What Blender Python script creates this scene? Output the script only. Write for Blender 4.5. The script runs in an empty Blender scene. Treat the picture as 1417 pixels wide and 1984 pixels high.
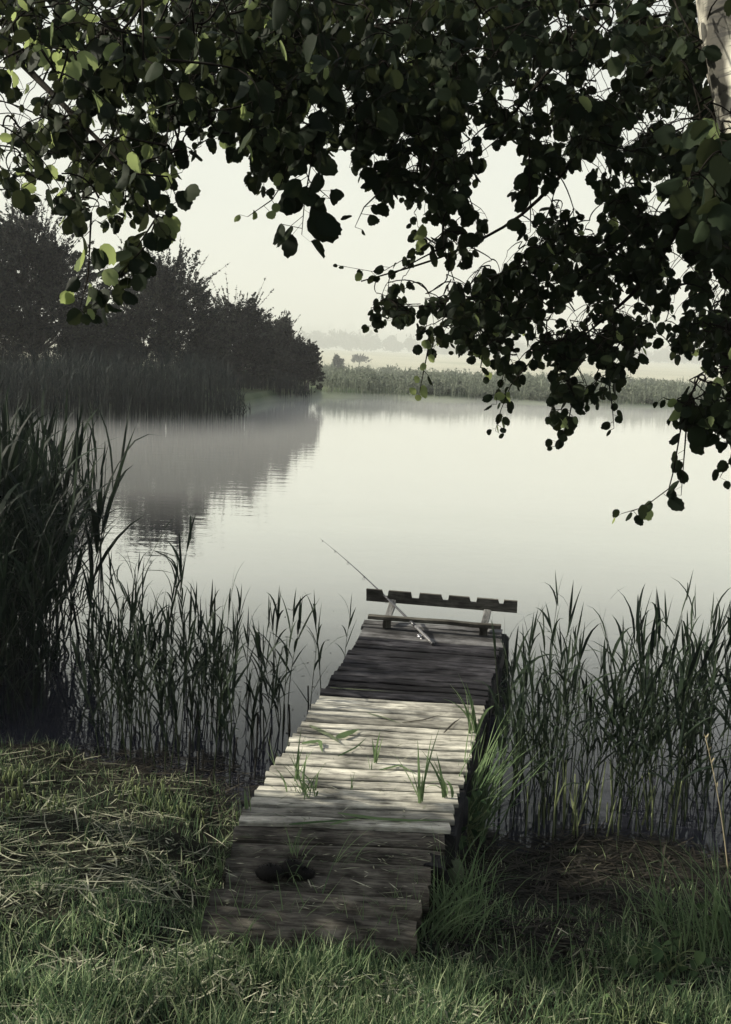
import bpy, math, random
import numpy as np
from mathutils import Vector
rng = np.random.default_rng(7)
random.seed(7)
SC = bpy.context.scene
COL = SC.collection
PI = math.pi

# ------------------------------------------------------------------ camera
W, H = 1417, 1984
F = H*35/36
CAMZ = 2.75
_p = math.atan(302/F); _r = math.radians(2.3)
FW = np.array([0, math.cos(_p), -math.sin(_p)]); U0 = np.array([0, math.sin(_p), math.cos(_p)]); R0 = np.array([1., 0, 0])
CR = math.cos(_r)*R0+math.sin(_r)*U0
CU = -math.sin(_r)*R0+math.cos(_r)*U0
CC = np.array([0, 0, CAMZ])
def ray(x, y): return CR*(x-708.5)/F+CU*(992-y)/F+FW
def at_z(x, y, z):
    d = ray(x, y); return CC+d*(z-CAMZ)/d[2]
def at_y(x, y, Y):
    d = ray(x, y); return CC+d*Y/d[1]
def at_plane(x, y, P, n):
    d = ray(x, y); return CC+d*np.dot(np.asarray(P)-CC, n)/np.dot(d, n)
def proj(P):
    v = np.asarray(P)-CC
    w = v@FW
    return 708.5+F*(v@CR)/w, 992-F*(v@CU)/w
cam = bpy.data.cameras.new("camera"); cam.sensor_fit = 'VERTICAL'; cam.sensor_height = 36; cam.lens = 35
cam.clip_start = 0.05; cam.clip_end = 6000
co = bpy.data.objects.new("camera", cam); COL.objects.link(co)
from mathutils import Matrix
m = Matrix(((CR[0], CU[0], -FW[0], CC[0]), (CR[1], CU[1], -FW[1], CC[1]), (CR[2], CU[2], -FW[2], CC[2]), (0, 0, 0, 1)))
co.matrix_world = m
SC.camera = co

# ------------------------------------------------------------------ light
SUN_EL = math.radians(29); SUN_AZ = math.radians(8)       # comes from the left, a little in front
sd = np.array([-math.cos(SUN_EL)*math.cos(SUN_AZ), math.cos(SUN_EL)*math.sin(SUN_AZ), math.sin(SUN_EL)])
sun = bpy.data.lights.new("sun", 'SUN'); sun.energy = 5.0; sun.angle = math.radians(0.6); sun.color = (1, .93, .78)
so = bpy.data.objects.new("sun", sun); COL.objects.link(so)
so.rotation_euler = Vector(sd).to_track_quat('Z', 'Y').to_euler()
so.location = (-20, 5, 20)
wd = bpy.data.worlds.new("World"); SC.world = wd; wd.use_nodes = True
nt = wd.node_tree; nt.nodes.clear()
sky = nt.nodes.new('ShaderNodeTexSky'); sky.sky_type = 'NISHITA'; sky.sun_disc = False
sky.sun_elevation = SUN_EL; sky.sun_rotation = math.atan2(sd[0], sd[1]); sky.dust_density = 4; sky.air_density = 1.2
hs = nt.nodes.new('ShaderNodeHueSaturation'); hs.inputs['Saturation'].default_value = .62
mx = nt.nodes.new('ShaderNodeMix'); mx.data_type = 'RGBA'; mx.inputs['Factor'].default_value = .72
mx.inputs[7].default_value = (4.1, 4.26, 3.88, 1)
bg = nt.nodes.new('ShaderNodeBackground'); bg.inputs['Strength'].default_value = .11
out = nt.nodes.new('ShaderNodeOutputWorld')
tcw = nt.nodes.new('ShaderNodeTexCoord'); sxw = nt.nodes.new('ShaderNodeSeparateXYZ'); mrw = nt.nodes.new('ShaderNodeMapRange')
nt.links.new(tcw.outputs['Generated'], sxw.inputs[0]); nt.links.new(sxw.outputs[2], mrw.inputs[0])
mrw.inputs[1].default_value = .22; mrw.inputs[2].default_value = .62; mrw.inputs[3].default_value = .94; mrw.inputs[4].default_value = .05   # the fog whitens the low sky, the zenith stays clear
nt.links.new(mrw.outputs[0], mx.inputs['Factor'])
nt.links.new(sky.outputs[0], hs.inputs['Color']); nt.links.new(hs.outputs[0], mx.inputs[6])
nt.links.new(mx.outputs[2], bg.inputs[0]); nt.links.new(bg.outputs[0], out.inputs[0])
SC.view_settings.view_transform = 'Standard'; SC.view_settings.look = 'None'
SC.view_settings.exposure = 0.9; SC.view_settings.gamma = 1
SC.cycles.use_denoising = True
SC.cycles.max_bounces = 8; SC.cycles.transparent_max_bounces = 8; SC.cycles.volume_bounces = 1
SC.cycles.diffuse_bounces = 3; SC.cycles.glossy_bounces = 2; SC.cycles.transmission_bounces = 3
SC.cycles.caustics_reflective = False; SC.cycles.caustics_refractive = False

# ------------------------------------------------------------------ materials
def newmat(name):
    M = bpy.data.materials.new(name); M.use_nodes = True
    M.node_tree.nodes.clear()
    return M, M.node_tree.nodes, M.node_tree.links
def ramp(N, stops):
    r = N.new('ShaderNodeValToRGB'); e = r.color_ramp.elements
    while len(e) < len(stops): e.new(.5)
    for i, (p, c) in enumerate(stops):
        e[i].position = p; e[i].color = (*c, 1)
    return r
def leafmat(name, cols, trans=.35, tcol=None, rough=.6, spec=.05, patch=None):
    """leaf or blade: a different tone on every blade, light comes through a little"""
    M, N, L = newmat(name)
    g = N.new('ShaderNodeNewGeometry')
    n = len(cols)
    r = ramp(N, [(i/max(1, n-1), c) for i, c in enumerate(cols)])
    L.new(g.outputs['Random Per Island'], r.inputs[0])
    c_out = r.outputs[0]
    if patch:
        tc = N.new('ShaderNodeTexCoord'); nz = N.new('ShaderNodeTexNoise'); nz.inputs['Scale'].default_value = patch
        nz.inputs['Detail'].default_value = 3
        L.new(tc.outputs['Object'], nz.inputs['Vector'])
        mp = N.new('ShaderNodeMapRange'); mp.inputs[1].default_value = .3; mp.inputs[2].default_value = .7
        mp.inputs[3].default_value = .55; mp.inputs[4].default_value = 1.35
        L.new(nz.outputs[0], mp.inputs[0])
        mm = N.new('ShaderNodeVectorMath'); mm.operation = 'SCALE'
        L.new(c_out, mm.inputs[0]); L.new(mp.outputs[0], mm.inputs['Scale']); c_out = mm.outputs[0]
    b = N.new('ShaderNodeBsdfPrincipled'); b.inputs['Roughness'].default_value = rough
    b.inputs['Specular IOR Level'].default_value = spec
    L.new(c_out, b.inputs['Base Color'])
    o = N.new('ShaderNodeOutputMaterial')
    if trans:
        t = N.new('ShaderNodeBsdfTranslucent')
        if tcol:
            mm = N.new('ShaderNodeMix'); mm.data_type = 'RGBA'; mm.inputs['Factor'].default_value = .6
            L.new(c_out, mm.inputs[6]); mm.inputs[7].default_value = (*tcol, 1); L.new(mm.outputs[2], t.inputs[0])
        else: L.new(c_out, t.inputs[0])
        ms = N.new('ShaderNodeMixShader'); ms.inputs[0].default_value = trans
        L.new(b.outputs[0], ms.inputs[1]); L.new(t.outputs[0], ms.inputs[2]); L.new(ms.outputs[0], o.inputs[0])
    else: L.new(b.outputs[0], o.inputs[0])
    return M
def plainmat(name, c1, c2, scale=20, rough=.6, spec=.4, metal=0, bump=0):
    M, N, L = newmat(name)
    tc = N.new('ShaderNodeTexCoord'); nz = N.new('ShaderNodeTexNoise'); nz.inputs['Scale'].default_value = scale; nz.inputs['Detail'].default_value = 6
    L.new(tc.outputs['Object'], nz.inputs['Vector'])
    r = ramp(N, [(.35, c1), (.68, c2)]); L.new(nz.outputs[0], r.inputs[0])
    b = N.new('ShaderNodeBsdfPrincipled'); b.inputs['Roughness'].default_value = rough; b.inputs['Metallic'].default_value = metal
    b.inputs['Specular IOR Level'].default_value = spec
    L.new(r.outputs[0], b.inputs['Base Color'])
    if bump:
        bp = N.new('ShaderNodeBump'); bp.inputs['Strength'].default_value = bump; bp.inputs['Distance'].default_value = .01
        L.new(nz.outputs[0], bp.inputs['Height']); L.new(bp.outputs[0], b.inputs['Normal'])
    o = N.new('ShaderNodeOutputMaterial'); L.new(b.outputs[0], o.inputs[0])
    return M
def woodmat(name, dark, mid, light, rough=.85, grain=1., spec=.05):
    """weathered boards: UV u runs along the board in metres, v across it"""
    M, N, L = newmat(name)
    uv = N.new('ShaderNodeUVMap'); uv.uv_map = 'UVMap'
    g = N.new('ShaderNodeNewGeometry')
    mp = N.new('ShaderNodeMapping'); mp.inputs['Scale'].default_value = (5.5, 48, 1); L.new(uv.outputs[0], mp.inputs[0])
    n1 = N.new('ShaderNodeTexNoise'); n1.inputs['Scale'].default_value = 1.6; n1.inputs['Detail'].default_value = 8; n1.inputs['Roughness'].default_value = .65; n1.inputs['Distortion'].default_value = .35
    L.new(mp.outputs[0], n1.inputs['Vector'])
    mp2 = N.new('ShaderNodeMapping'); mp2.inputs['Scale'].default_value = (6, 16, 1); L.new(uv.outputs[0], mp2.inputs[0])
    n2 = N.new('ShaderNodeTexNoise'); n2.inputs['Scale'].default_value = 1.1; n2.inputs['Detail'].default_value = 5
    L.new(mp2.outputs[0], n2.inputs['Vector'])
    r = ramp(N, [(.36, dark), (.48, mid), (.64, light)])
    ad = N.new('ShaderNodeMath'); ad.operation = 'MULTIPLY_ADD'; ad.inputs[1].default_value = .45
    L.new(n2.outputs[0], ad.inputs[0])
    m1 = N.new('ShaderNodeMath'); m1.operation = 'MULTIPLY'; m1.inputs[1].default_value = .6; L.new(n1.outputs[0], m1.inputs[0]); L.new(m1.outputs[0], ad.inputs[2])
    L.new(ad.outputs[0], r.inputs[0])
    # dark cracks
    mp3 = N.new('ShaderNodeMapping'); mp3.inputs['Scale'].default_value = (1.3, 22, 1); L.new(uv.outputs[0], mp3.inputs[0])
    n3 = N.new('ShaderNodeTexNoise'); n3.inputs['Scale'].default_value = 2.3; n3.inputs['Detail'].default_value = 4
    L.new(mp3.outputs[0], n3.inputs['Vector'])
    cr = N.new('ShaderNodeMapRange'); cr.inputs[1].default_value = .29; cr.inputs[2].default_value = .36; cr.inputs[3].default_value = .25; cr.inputs[4].default_value = 1
    L.new(n3.outputs[0], cr.inputs[0])
    tone = N.new('ShaderNodeMapRange'); tone.inputs[3].default_value = .5; tone.inputs[4].default_value = 1.25; L.new(g.outputs['Random Per Island'], tone.inputs[0])
    tcs = N.new('ShaderNodeTexCoord'); ns_ = N.new('ShaderNodeTexNoise'); ns_.inputs['Scale'].default_value = 3.1; ns_.inputs['Detail'].default_value = 6; ns_.inputs['Roughness'].default_value = .62
    L.new(tcs.outputs['Object'], ns_.inputs['Vector'])
    st_ = N.new('ShaderNodeMapRange'); st_.inputs[1].default_value = .36; st_.inputs[2].default_value = .56; st_.inputs[3].default_value = .42; st_.inputs[4].default_value = 1.08; L.new(ns_.outputs[0], st_.inputs[0])
    vk = N.new('ShaderNodeTexVoronoi'); vk.inputs['Scale'].default_value = 1.0
    mpk = N.new('ShaderNodeMapping'); mpk.inputs['Scale'].default_value = (3.2, 9, 1); L.new(uv.outputs[0], mpk.inputs[0]); L.new(mpk.outputs[0], vk.inputs['Vector'])
    kn = N.new('ShaderNodeMapRange'); kn.inputs[1].default_value = .05; kn.inputs[2].default_value = .14; kn.inputs[3].default_value = .35; kn.inputs[4].default_value = 1; L.new(vk.outputs['Distance'], kn.inputs[0])
    ms0 = N.new('ShaderNodeMath'); ms0.operation = 'MULTIPLY'; L.new(st_.outputs[0], ms0.inputs[0]); L.new(kn.outputs[0], ms0.inputs[1])
    ms1 = N.new('ShaderNodeMath'); ms1.operation = 'MULTIPLY'; L.new(ms0.outputs[0], ms1.inputs[0]); L.new(tone.outputs[0], ms1.inputs[1]); tone = ms1
    mu = N.new('ShaderNodeMath'); mu.operation = 'MULTIPLY'; L.new(cr.outputs[0], mu.inputs[0]); L.new(tone.outputs[0], mu.inputs[1])
    sc = N.new('ShaderNodeVectorMath'); sc.operation = 'SCALE'; L.new(r.outputs[0], sc.inputs[0]); L.new(mu.outputs[0], sc.inputs['Scale'])
    b = N.new('ShaderNodeBsdfPrincipled'); b.inputs['Roughness'].default_value = rough; b.inputs['Specular IOR Level'].default_value = spec
    L.new(sc.outputs[0], b.inputs['Base Color'])
    bp = N.new('ShaderNodeBump'); bp.inputs['Strength'].default_value = .3*grain; bp.inputs['Distance'].default_value = .004
    hm = N.new('ShaderNodeMath'); hm.operation = 'MULTIPLY'; L.new(ad.outputs[0], hm.inputs[0]); L.new(cr.outputs[0], hm.inputs[1])
    L.new(hm.outputs[0], bp.inputs['Height']); L.new(bp.outputs[0], b.inputs['Normal'])
    o = N.new('ShaderNodeOutputMaterial'); L.new(b.outputs[0], o.inputs[0])
    return M

MAT = {}
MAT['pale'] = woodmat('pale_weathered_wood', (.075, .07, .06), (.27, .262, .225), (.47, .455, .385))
MAT['dark'] = woodmat('dark_plank_wood', (.006, .006, .007), (.013, .0125, .0145), (.045, .044, .048), rough=.8, spec=.06)  # outer planks in a darker wood than the middle ones
MAT['grey'] = woodmat('grey_old_wood', (.03, .029, .028), (.085, .083, .082), (.17, .17, .17))
MAT['log'] = woodmat('grey_log_wood', (.012, .011, .010), (.045, .041, .034), (.12, .112, .093))
MAT['beam'] = woodmat('shade_black_beam', (.008, .008, .009), (.014, .014, .015), (.03, .03, .03))  # near-black colour takes in the shade on the pier's side and underside
MAT['rest'] = woodmat('brown_grey_board', (.022, .021, .018), (.062, .058, .048), (.115, .11, .094))
MAT['arm'] = woodmat('pale_arm_wood', (.05, .05, .047), (.11, .11, .105), (.19, .19, .182))
MAT['grass'] = leafmat('grass_blades', [(.02, .038, .022), (.035, .065, .034), (.06, .10, .05), (.11, .165, .08), (.19, .25, .125), (.36, .40, .25)], .4, patch=1.6)
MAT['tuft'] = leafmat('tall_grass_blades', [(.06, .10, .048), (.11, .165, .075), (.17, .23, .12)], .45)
MAT['straw'] = leafmat('dry_straw', [(.06, .065, .04), (.16, .165, .11), (.34, .335, .25), (.07, .09, .05), (.035, .045, .028), (.025, .035, .02)], .15)
MAT['darkstraw'] = leafmat('rot_and_shade_straw', [(.005, .005, .004), (.010, .009, .008), (.04, .036, .028), (.008, .008, .008)], .05)  # rotting straw, its colour darkened further for shade
MAT['stub'] = leafmat('cut_reed_stub', [(.14, .18, .08), (.21, .24, .12), (.10, .14, .06)], .35)
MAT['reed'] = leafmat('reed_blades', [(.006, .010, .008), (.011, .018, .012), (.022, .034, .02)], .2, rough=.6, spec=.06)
MAT['stem'] = leafmat('reed_stem', [(.014, .022, .012), (.03, .042, .02)], 0)
MAT['deadstem'] = leafmat('dead_reed_stem', [(.012, .012, .010), (.03, .028, .022)], 0)
MAT['bluereed'] = leafmat('distant_reed_blades', [(.007, .011, .011), (.012, .018, .017), (.022, .030, .026)], .15)
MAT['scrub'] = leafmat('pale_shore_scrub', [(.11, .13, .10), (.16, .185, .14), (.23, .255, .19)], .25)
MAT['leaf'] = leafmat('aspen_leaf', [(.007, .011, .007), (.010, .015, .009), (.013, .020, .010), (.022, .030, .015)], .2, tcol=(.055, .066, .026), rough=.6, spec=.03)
MAT['leafpale'] = leafmat('sunlit_aspen_leaf', [(.12, .16, .06), (.22, .27, .12)], .5, tcol=(.3, .36, .13))  # paler copy of the leaf colour, standing in for sunlit leaves
MAT['twig'] = plainmat('dark_twig', (.006, .005, .004), (.016, .014, .011), 40, rough=.9, spec=.04)
MAT['treeleaf'] = leafmat('bank_tree_leaf', [(.006, .009, .009), (.011, .015, .013), (.018, .023, .018), (.045, .050, .036)], .15)
MAT['bark'] = plainmat('dark_bark', (.02, .018, .016), (.05, .045, .04), 12, rough=.9, bump=.6)
MAT['weed'] = leafmat('weed_leaf', [(.025, .05, .022), (.045, .08, .034), (.07, .11, .045)], .35)
MAT['fur'] = leafmat('black_fuzz', [(.002, .002, .002), (.005, .0045, .0045)], 0, rough=.7, spec=.08)
MAT['carbon'] = plainmat('rod_black', (.012, .012, .014), (.03, .03, .034), 30, rough=.3, spec=.5)
MAT['silver'] = plainmat('rod_grey_metal', (.35, .35, .37), (.55, .55, .57), 30, rough=.3, metal=.9)
MAT['grip'] = plainmat('rod_grip', (.05, .05, .052), (.11, .11, .115), 60, rough=.45)
MAT['husk'] = leafmat('seed_head', [(.3, .26, .17), (.42, .37, .25)], .3)
MAT['post'] = plainmat('old_post', (.05, .05, .05), (.12, .12, .115), 20, rough=.9)

# birch bark
M, N, L = newmat('white_birch_bark')
tc = N.new('ShaderNodeTexCoord')
mp = N.new('ShaderNodeMapping'); mp.inputs['Scale'].default_value = (7, 7, 3.2); L.new(tc.outputs['Object'], mp.inputs[0])
nz = N.new('ShaderNodeTexNoise'); nz.inputs['Scale'].default_value = 1; nz.inputs['Detail'].default_value = 7; L.new(mp.outputs[0], nz.inputs['Vector'])
r = ramp(N, [(.40, (.03, .028, .02)), (.47, (.30, .29, .24)), (.56, (.55, .54, .46))]); L.new(nz.outputs[0], r.inputs[0])
mp2 = N.new('ShaderNodeMapping'); mp2.inputs['Scale'].default_value = (14, 14, 90); L.new(tc.outputs['Object'], mp2.inputs[0])
nz2 = N.new('ShaderNodeTexNoise'); nz2.inputs['Scale'].default_value = 1; nz2.inputs['Detail'].default_value = 3; L.new(mp2.outputs[0], nz2.inputs['Vector'])
r2 = ramp(N, [(.36, (.3, .3, .3)), (.44, (1, 1, 1))]); L.new(nz2.outputs[0], r2.inputs[0])
mm = N.new('ShaderNodeMix'); mm.data_type = 'RGBA'; mm.blend_type = 'MULTIPLY'; mm.inputs['Factor'].default_value = 1
L.new(r.outputs[0], mm.inputs[6]); L.new(r2.outputs[0], mm.inputs[7])
b = N.new('ShaderNodeBsdfPrincipled'); b.inputs['Roughness'].default_value = .8; L.new(mm.outputs[2], b.inputs['Base Color'])
bp = N.new('ShaderNodeBump'); bp.inputs['Strength'].default_value = .6; bp.inputs['Distance'].default_value = .01; L.new(nz.outputs[0], bp.inputs['Height']); L.new(bp.outputs[0], b.inputs['Normal'])
o = N.new('ShaderNodeOutputMaterial'); L.new(b.outputs[0], o.inputs[0]); MAT['birch'] = M

# soil / land
M, N, L = newmat('bank_soil')
tc = N.new('ShaderNodeTexCoord'); sx = N.new('ShaderNodeSeparateXYZ'); L.new(tc.outputs['Object'], sx.inputs[0])
nz = N.new('ShaderNodeTexNoise'); nz.inputs['Scale'].default_value = 9; nz.inputs['Detail'].default_value = 9; L.new(tc.outputs['Object'], nz.inputs['Vector'])
r = ramp(N, [(.35, (.006, .006, .005)), (.55, (.013, .014, .010)), (.72, (.028, .028, .02))]); L.new(nz.outputs[0], r.inputs[0])
nf = N.new('ShaderNodeTexNoise'); nf.inputs['Scale'].default_value = .35; nf.inputs['Detail'].default_value = 6; L.new(tc.outputs['Object'], nf.inputs['Vector'])
rf = ramp(N, [(.3, (.06, .085, .05)), (.7, (.13, .15, .09))]); L.new(nf.outputs[0], rf.inputs[0])
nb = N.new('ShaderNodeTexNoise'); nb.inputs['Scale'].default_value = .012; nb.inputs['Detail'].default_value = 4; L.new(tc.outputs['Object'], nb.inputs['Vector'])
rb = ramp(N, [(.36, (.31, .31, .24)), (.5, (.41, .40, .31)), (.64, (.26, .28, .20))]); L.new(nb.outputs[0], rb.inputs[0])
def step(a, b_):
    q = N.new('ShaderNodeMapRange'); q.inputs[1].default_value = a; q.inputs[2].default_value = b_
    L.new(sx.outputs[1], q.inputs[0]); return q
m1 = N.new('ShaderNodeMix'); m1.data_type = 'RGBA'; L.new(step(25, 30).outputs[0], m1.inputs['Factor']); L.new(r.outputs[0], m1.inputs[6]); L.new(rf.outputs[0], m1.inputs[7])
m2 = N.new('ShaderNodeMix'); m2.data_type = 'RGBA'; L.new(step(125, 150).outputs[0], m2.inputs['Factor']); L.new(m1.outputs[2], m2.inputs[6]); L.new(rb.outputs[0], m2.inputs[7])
b = N.new('ShaderNodeBsdfPrincipled'); b.inputs['Roughness'].default_value = .9; b.inputs['Specular IOR Level'].default_value = .02
L.new(m2.outputs[2], b.inputs['Base Color'])
bp = N.new('ShaderNodeBump'); bp.inputs['Strength'].default_value = .6; bp.inputs['Distance'].default_value = .03; L.new(nz.outputs[0], bp.inputs['Height']); L.new(bp.outputs[0], b.inputs['Normal'])
o = N.new('ShaderNodeOutputMaterial'); L.new(b.outputs[0], o.inputs[0]); MAT['soil'] = M

# water
M, N, L = newmat('lake_water')
tc = N.new('ShaderNodeTexCoord')
mp = N.new('ShaderNodeMapping'); mp.inputs['Scale'].default_value = (.9, 2.4, 1); L.new(tc.outputs['Object'], mp.inputs[0])
nz = N.new('ShaderNodeTexNoise'); nz.inputs['Scale'].default_value = 1.3; nz.inputs['Detail'].default_value = 3; L.new(mp.outputs[0], nz.inputs['Vector'])
bp = N.new('ShaderNodeBump'); bp.inputs['Strength'].default_value = .14; bp.inputs['Distance'].default_value = .03; L.new(nz.outputs[0], bp.inputs['Height'])
df = N.new('ShaderNodeBsdfDiffuse'); df.inputs[0].default_value = (.02, .021, .028, 1)
gl = N.new('ShaderNodeBsdfGlossy'); gl.inputs['Roughness'].default_value = .03; gl.inputs[0].default_value = (1, 1, .97, 1)
L.new(bp.outputs[0], gl.inputs['Normal'])
fr = N.new('ShaderNodeFresnel'); fr.inputs['IOR'].default_value = 1.33
fc = ramp(N, [(0, (.02,)*3), (.10, (.07,)*3), (.16, (.23,)*3), (.21, (.45,)*3), (.27, (.64,)*3), (.35, (.80,)*3), (.5, (.88,)*3), (1, (.98,)*3)]); L.new(fr.outputs[0], fc.inputs[0])
ms = N.new('ShaderNodeMixShader'); L.new(fc.outputs[0], ms.inputs[0]); L.new(df.outputs[0], ms.inputs[1]); L.new(gl.outputs[0], ms.inputs[2])
o = N.new('ShaderNodeOutputMaterial'); L.new(ms.outputs[0], o.inputs[0]); MAT['water'] = M

# ------------------------------------------------------------------ mesh helpers
class MB:
    """collects pieces; build() links them as one mesh object"""
    def __init__(s): s.v = []; s.uv = []; s.f = []; s.n = 0
    def add(s, V, faces, uv=None):
        V = np.asarray(V, float).reshape(-1, 3)
        s.v.append(V); s.uv.append(np.zeros((len(V), 2)) if uv is None else np.asarray(uv, float))
        fs = faces if isinstance(faces, list) else [faces]
        groups = {}
        for f in fs:
            a = np.asarray(f)
            if a.ndim == 1: a = a[None]
            groups.setdefault(a.shape[1], []).append(a)
        for k, g in groups.items(): s.f.append(np.concatenate(g)+s.n)
        s.n += len(V)
    def merge(s, o, loc=(0, 0, 0), rz=0, sc=1., tilt=(0, 0)):
        V = np.concatenate(o.v)*sc
        V = V.copy(); V[:, 0] += V[:, 2]*tilt[0]; V[:, 1] += V[:, 2]*tilt[1]
        c, si = math.cos(rz), math.sin(rz)
        V = np.stack([V[:, 0]*c-V[:, 1]*si, V[:, 0]*si+V[:, 1]*c, V[:, 2]], 1)+np.asarray(loc)
        s.v.append(V); s.uv.append(np.concatenate(o.uv))
        for f in o.f: s.f.append(f+s.n)
        s.n += len(V)
    def mesh(s, name, mat, smooth=True):
        me = bpy.data.meshes.new(name)
        V = np.concatenate(s.v); UV = np.concatenate(s.uv)
        me.vertices.add(len(V)); me.vertices.foreach_set('co', V.astype(np.float32).ravel())
        li = np.concatenate([f.ravel() for f in s.f]).astype(np.int32)
        tot = np.concatenate([np.full(len(f), f.shape[1]) for f in s.f]).astype(np.int32)
        st = np.concatenate([[0], np.cumsum(tot)[:-1]]).astype(np.int32)
        me.loops.add(len(li)); me.loops.foreach_set('vertex_index', li)
        me.polygons.add(len(tot)); me.polygons.foreach_set('loop_start', st); me.polygons.foreach_set('loop_total', tot)
        me.polygons.foreach_set('use_smooth', np.full(len(tot), smooth))
        u = me.uv_layers.new(name='UVMap'); u.data.foreach_set('uv', UV[li].astype(np.float32).ravel())
        me.materials.append(MAT[mat] if isinstance(mat, str) else mat)
        me.update(calc_edges=True); me.validate()
        return me
    def build(s, name, mat, parent=None, smooth=True):
        o = bpy.data.objects.new(name, s.mesh(name, mat, smooth)); COL.objects.link(o)
        if parent: o.parent = parent
        return o
def tag(o, label=None, cat=None, group=None, kind=None):
    if label: o['label'] = label
    if cat: o['category'] = cat
    if group: o['group'] = group
    if kind: o['kind'] = kind
    return o
def empty(name, loc=(0, 0, 0)):
    o = bpy.data.objects.new(name, None); COL.objects.link(o); o.location = loc; return o
def nrm(a):
    a = np.asarray(a, float); return a/np.maximum(np.linalg.norm(a, axis=-1, keepdims=True), 1e-9)
def tube(mb, P, R, k=6, cap=True):
    P = np.asarray(P, float); n = len(P); R = np.broadcast_to(np.asarray(R, float), (n,))
    T = nrm(np.gradient(P, axis=0))
    ref = np.array([0, 0, 1.]) if abs(T[0][2]) < .9 else np.array([1., 0, 0])
    A = nrm(np.cross(T, ref)); B = np.cross(T, A)
    a = np.arange(k)*2*PI/k
    V = P[:, None]+R[:, None, None]*(np.cos(a)[None, :, None]*A[:, None]+np.sin(a)[None, :, None]*B[:, None])
    i, j = np.meshgrid(np.arange(n-1), np.arange(k), indexing='ij')
    f = np.stack([i*k+j, i*k+(j+1) % k, (i+1)*k+(j+1) % k, (i+1)*k+j], -1).reshape(-1, 4)
    d = np.concatenate([[0], np.cumsum(np.linalg.norm(np.diff(P, axis=0), axis=1))])
    uv = np.stack([np.repeat(d, k), np.tile(a/(2*PI)*.1, n)], 1)
    fs = [f]
    if cap and k > 2: fs += [np.arange(k)[::-1], (n-1)*k+np.arange(k)]
    mb.add(V.reshape(-1, 3), fs, uv)
def ribbons(mb, P, Wv):
    """P (n,k,3) centre lines, Wv (n,k,3) half-width vectors"""
    n, k, _ = P.shape
    V = np.stack([P-Wv, P+Wv], 2).reshape(n, k*2, 3)
    base = (np.arange(n)*k*2)[:, None]
    i = np.arange(k-1)
    q = np.stack([i*2, i*2+1, i*2+3, i*2+2], -1)
    f = (base[:, :, None]+q[None]).reshape(-1, 4)
    mb.add(V.reshape(-1, 3), f)
def blades(mb, base, L, Wd, az, lean, curve, k=4):
    """grass-like blades growing up from base, leaning and curving over towards az"""
    n = len(base); t = np.linspace(0, 1, k)[None]
    ang = lean[:, None]+curve[:, None]*t                    # angle from the vertical
    st = L[:, None]/(k-1)
    h = np.concatenate([np.zeros((n, 1)), np.cumsum(np.sin(ang[:, :-1])*st, 1)], 1)
    z = np.concatenate([np.zeros((n, 1)), np.cumsum(np.cos(ang[:, :-1])*st, 1)], 1)
    P = base[:, None]+np.stack([h*np.cos(az)[:, None], h*np.sin(az)[:, None], z], -1)
    tw = az+PI/2+rng.normal(0, .5, n)
    wp = np.clip(1.05-t**1.6, .05, 1)*np.minimum(1, .55+t*2)
    Wv = (Wd[:, None]*wp*.5)[..., None]*np.stack([np.cos(tw), np.sin(tw), np.zeros(n)], -1)[:, None]
    ribbons(mb, P, Wv)
def snoise(x, y, s, seed=0):
    q = np.random.default_rng(seed); o = 0
    for i in range(7):
        a = q.uniform(0, 2*PI); f = s*q.uniform(.6, 1.8); ph = q.uniform(0, 6.28)
        o = o+np.sin((x*math.cos(a)+y*math.sin(a))*f+ph)
    return o/7
def inpoly(x, y, poly):
    x = np.asarray(x, float); y = np.asarray(y, float); c = np.zeros(x.shape, bool); n = len(poly)
    for i in range(n):
        (x1, y1), (x2, y2) = poly[i], poly[(i+1) % n]
        if y1 == y2: continue
        c ^= ((y1 > y) != (y2 > y)) & (x < (x2-x1)*(y-y1)/(y2-y1)+x1)
    return c

# ------------------------------------------------------------------ ground, water, haze
def near_shore(x):                     # distance at which the near bank meets the water
    return np.interp(x, [-8, -2.4, -1.3, -.7, .6, 1.9, 8], [6.7, 6.6, 6.25, 5.75, 5.5, 5.45, 5.4])+.08*np.sin(x*5.3)+.05*np.sin(x*11)
def far_shore(x):
    return np.interp(x, [-60, -13, -6.6, -5.6, -4.2, -3.4, 0, 20, 80], [40, 40, 41, 56, 60, 65, 66.5, 70, 72])+.5*np.sin(x*.9)
def ground_h(x, y):
    ns = near_shore(x); fs = far_shore(x)
    zn = np.where(y < ns, (.14+.05*np.clip((3.4-y)/2, 0, 1))*(ns-y), -.35*(y-ns))
    zn = np.minimum(zn, 1.1)+np.where(y < ns, .03*snoise(x, y, 5, 1)+.055*snoise(x, y, 8.5, 2)*np.clip((ns-y-.3)/.8, 0, 1)*np.clip((4.6-np.abs(x))/1., 0, 1), 0)
    zf = np.where(y > fs, np.minimum(.16*(y-fs), .55), -.3*(fs-y))
    z = np.maximum(np.maximum(zn, zf), -.9)
    far = np.clip(y-140, 0, None)
    z = z+np.where(y > 140, far*.0125-np.clip(y-520, 0, None)*.009, 0)+np.where(y > 140, .5*snoise(x, y, .02, 3)*np.clip(far/120, 0, 1), 0)
    hill = np.clip((y-950)/500, 0, 1); hill = hill*hill*(3-2*hill)
    z = z+hill*(26+16*snoise(x, y*0, .0042, 5)-x*.012)
    return z
ys = np.unique(np.concatenate([np.linspace(-6, 9, 170), np.linspace(9, 34, 10), np.linspace(34, 80, 60), np.linspace(80, 600, 60), np.linspace(600, 3200, 50)]))
u = np.linspace(-1, 1, 281)
mb = MB()
X = np.sign(u)[None]*(np.abs(u)[None]**1.6)*(14+ys[:, None]*.85); Y = np.repeat(ys[:, None], len(u), 1)
Z = ground_h(X, Y)
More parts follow.
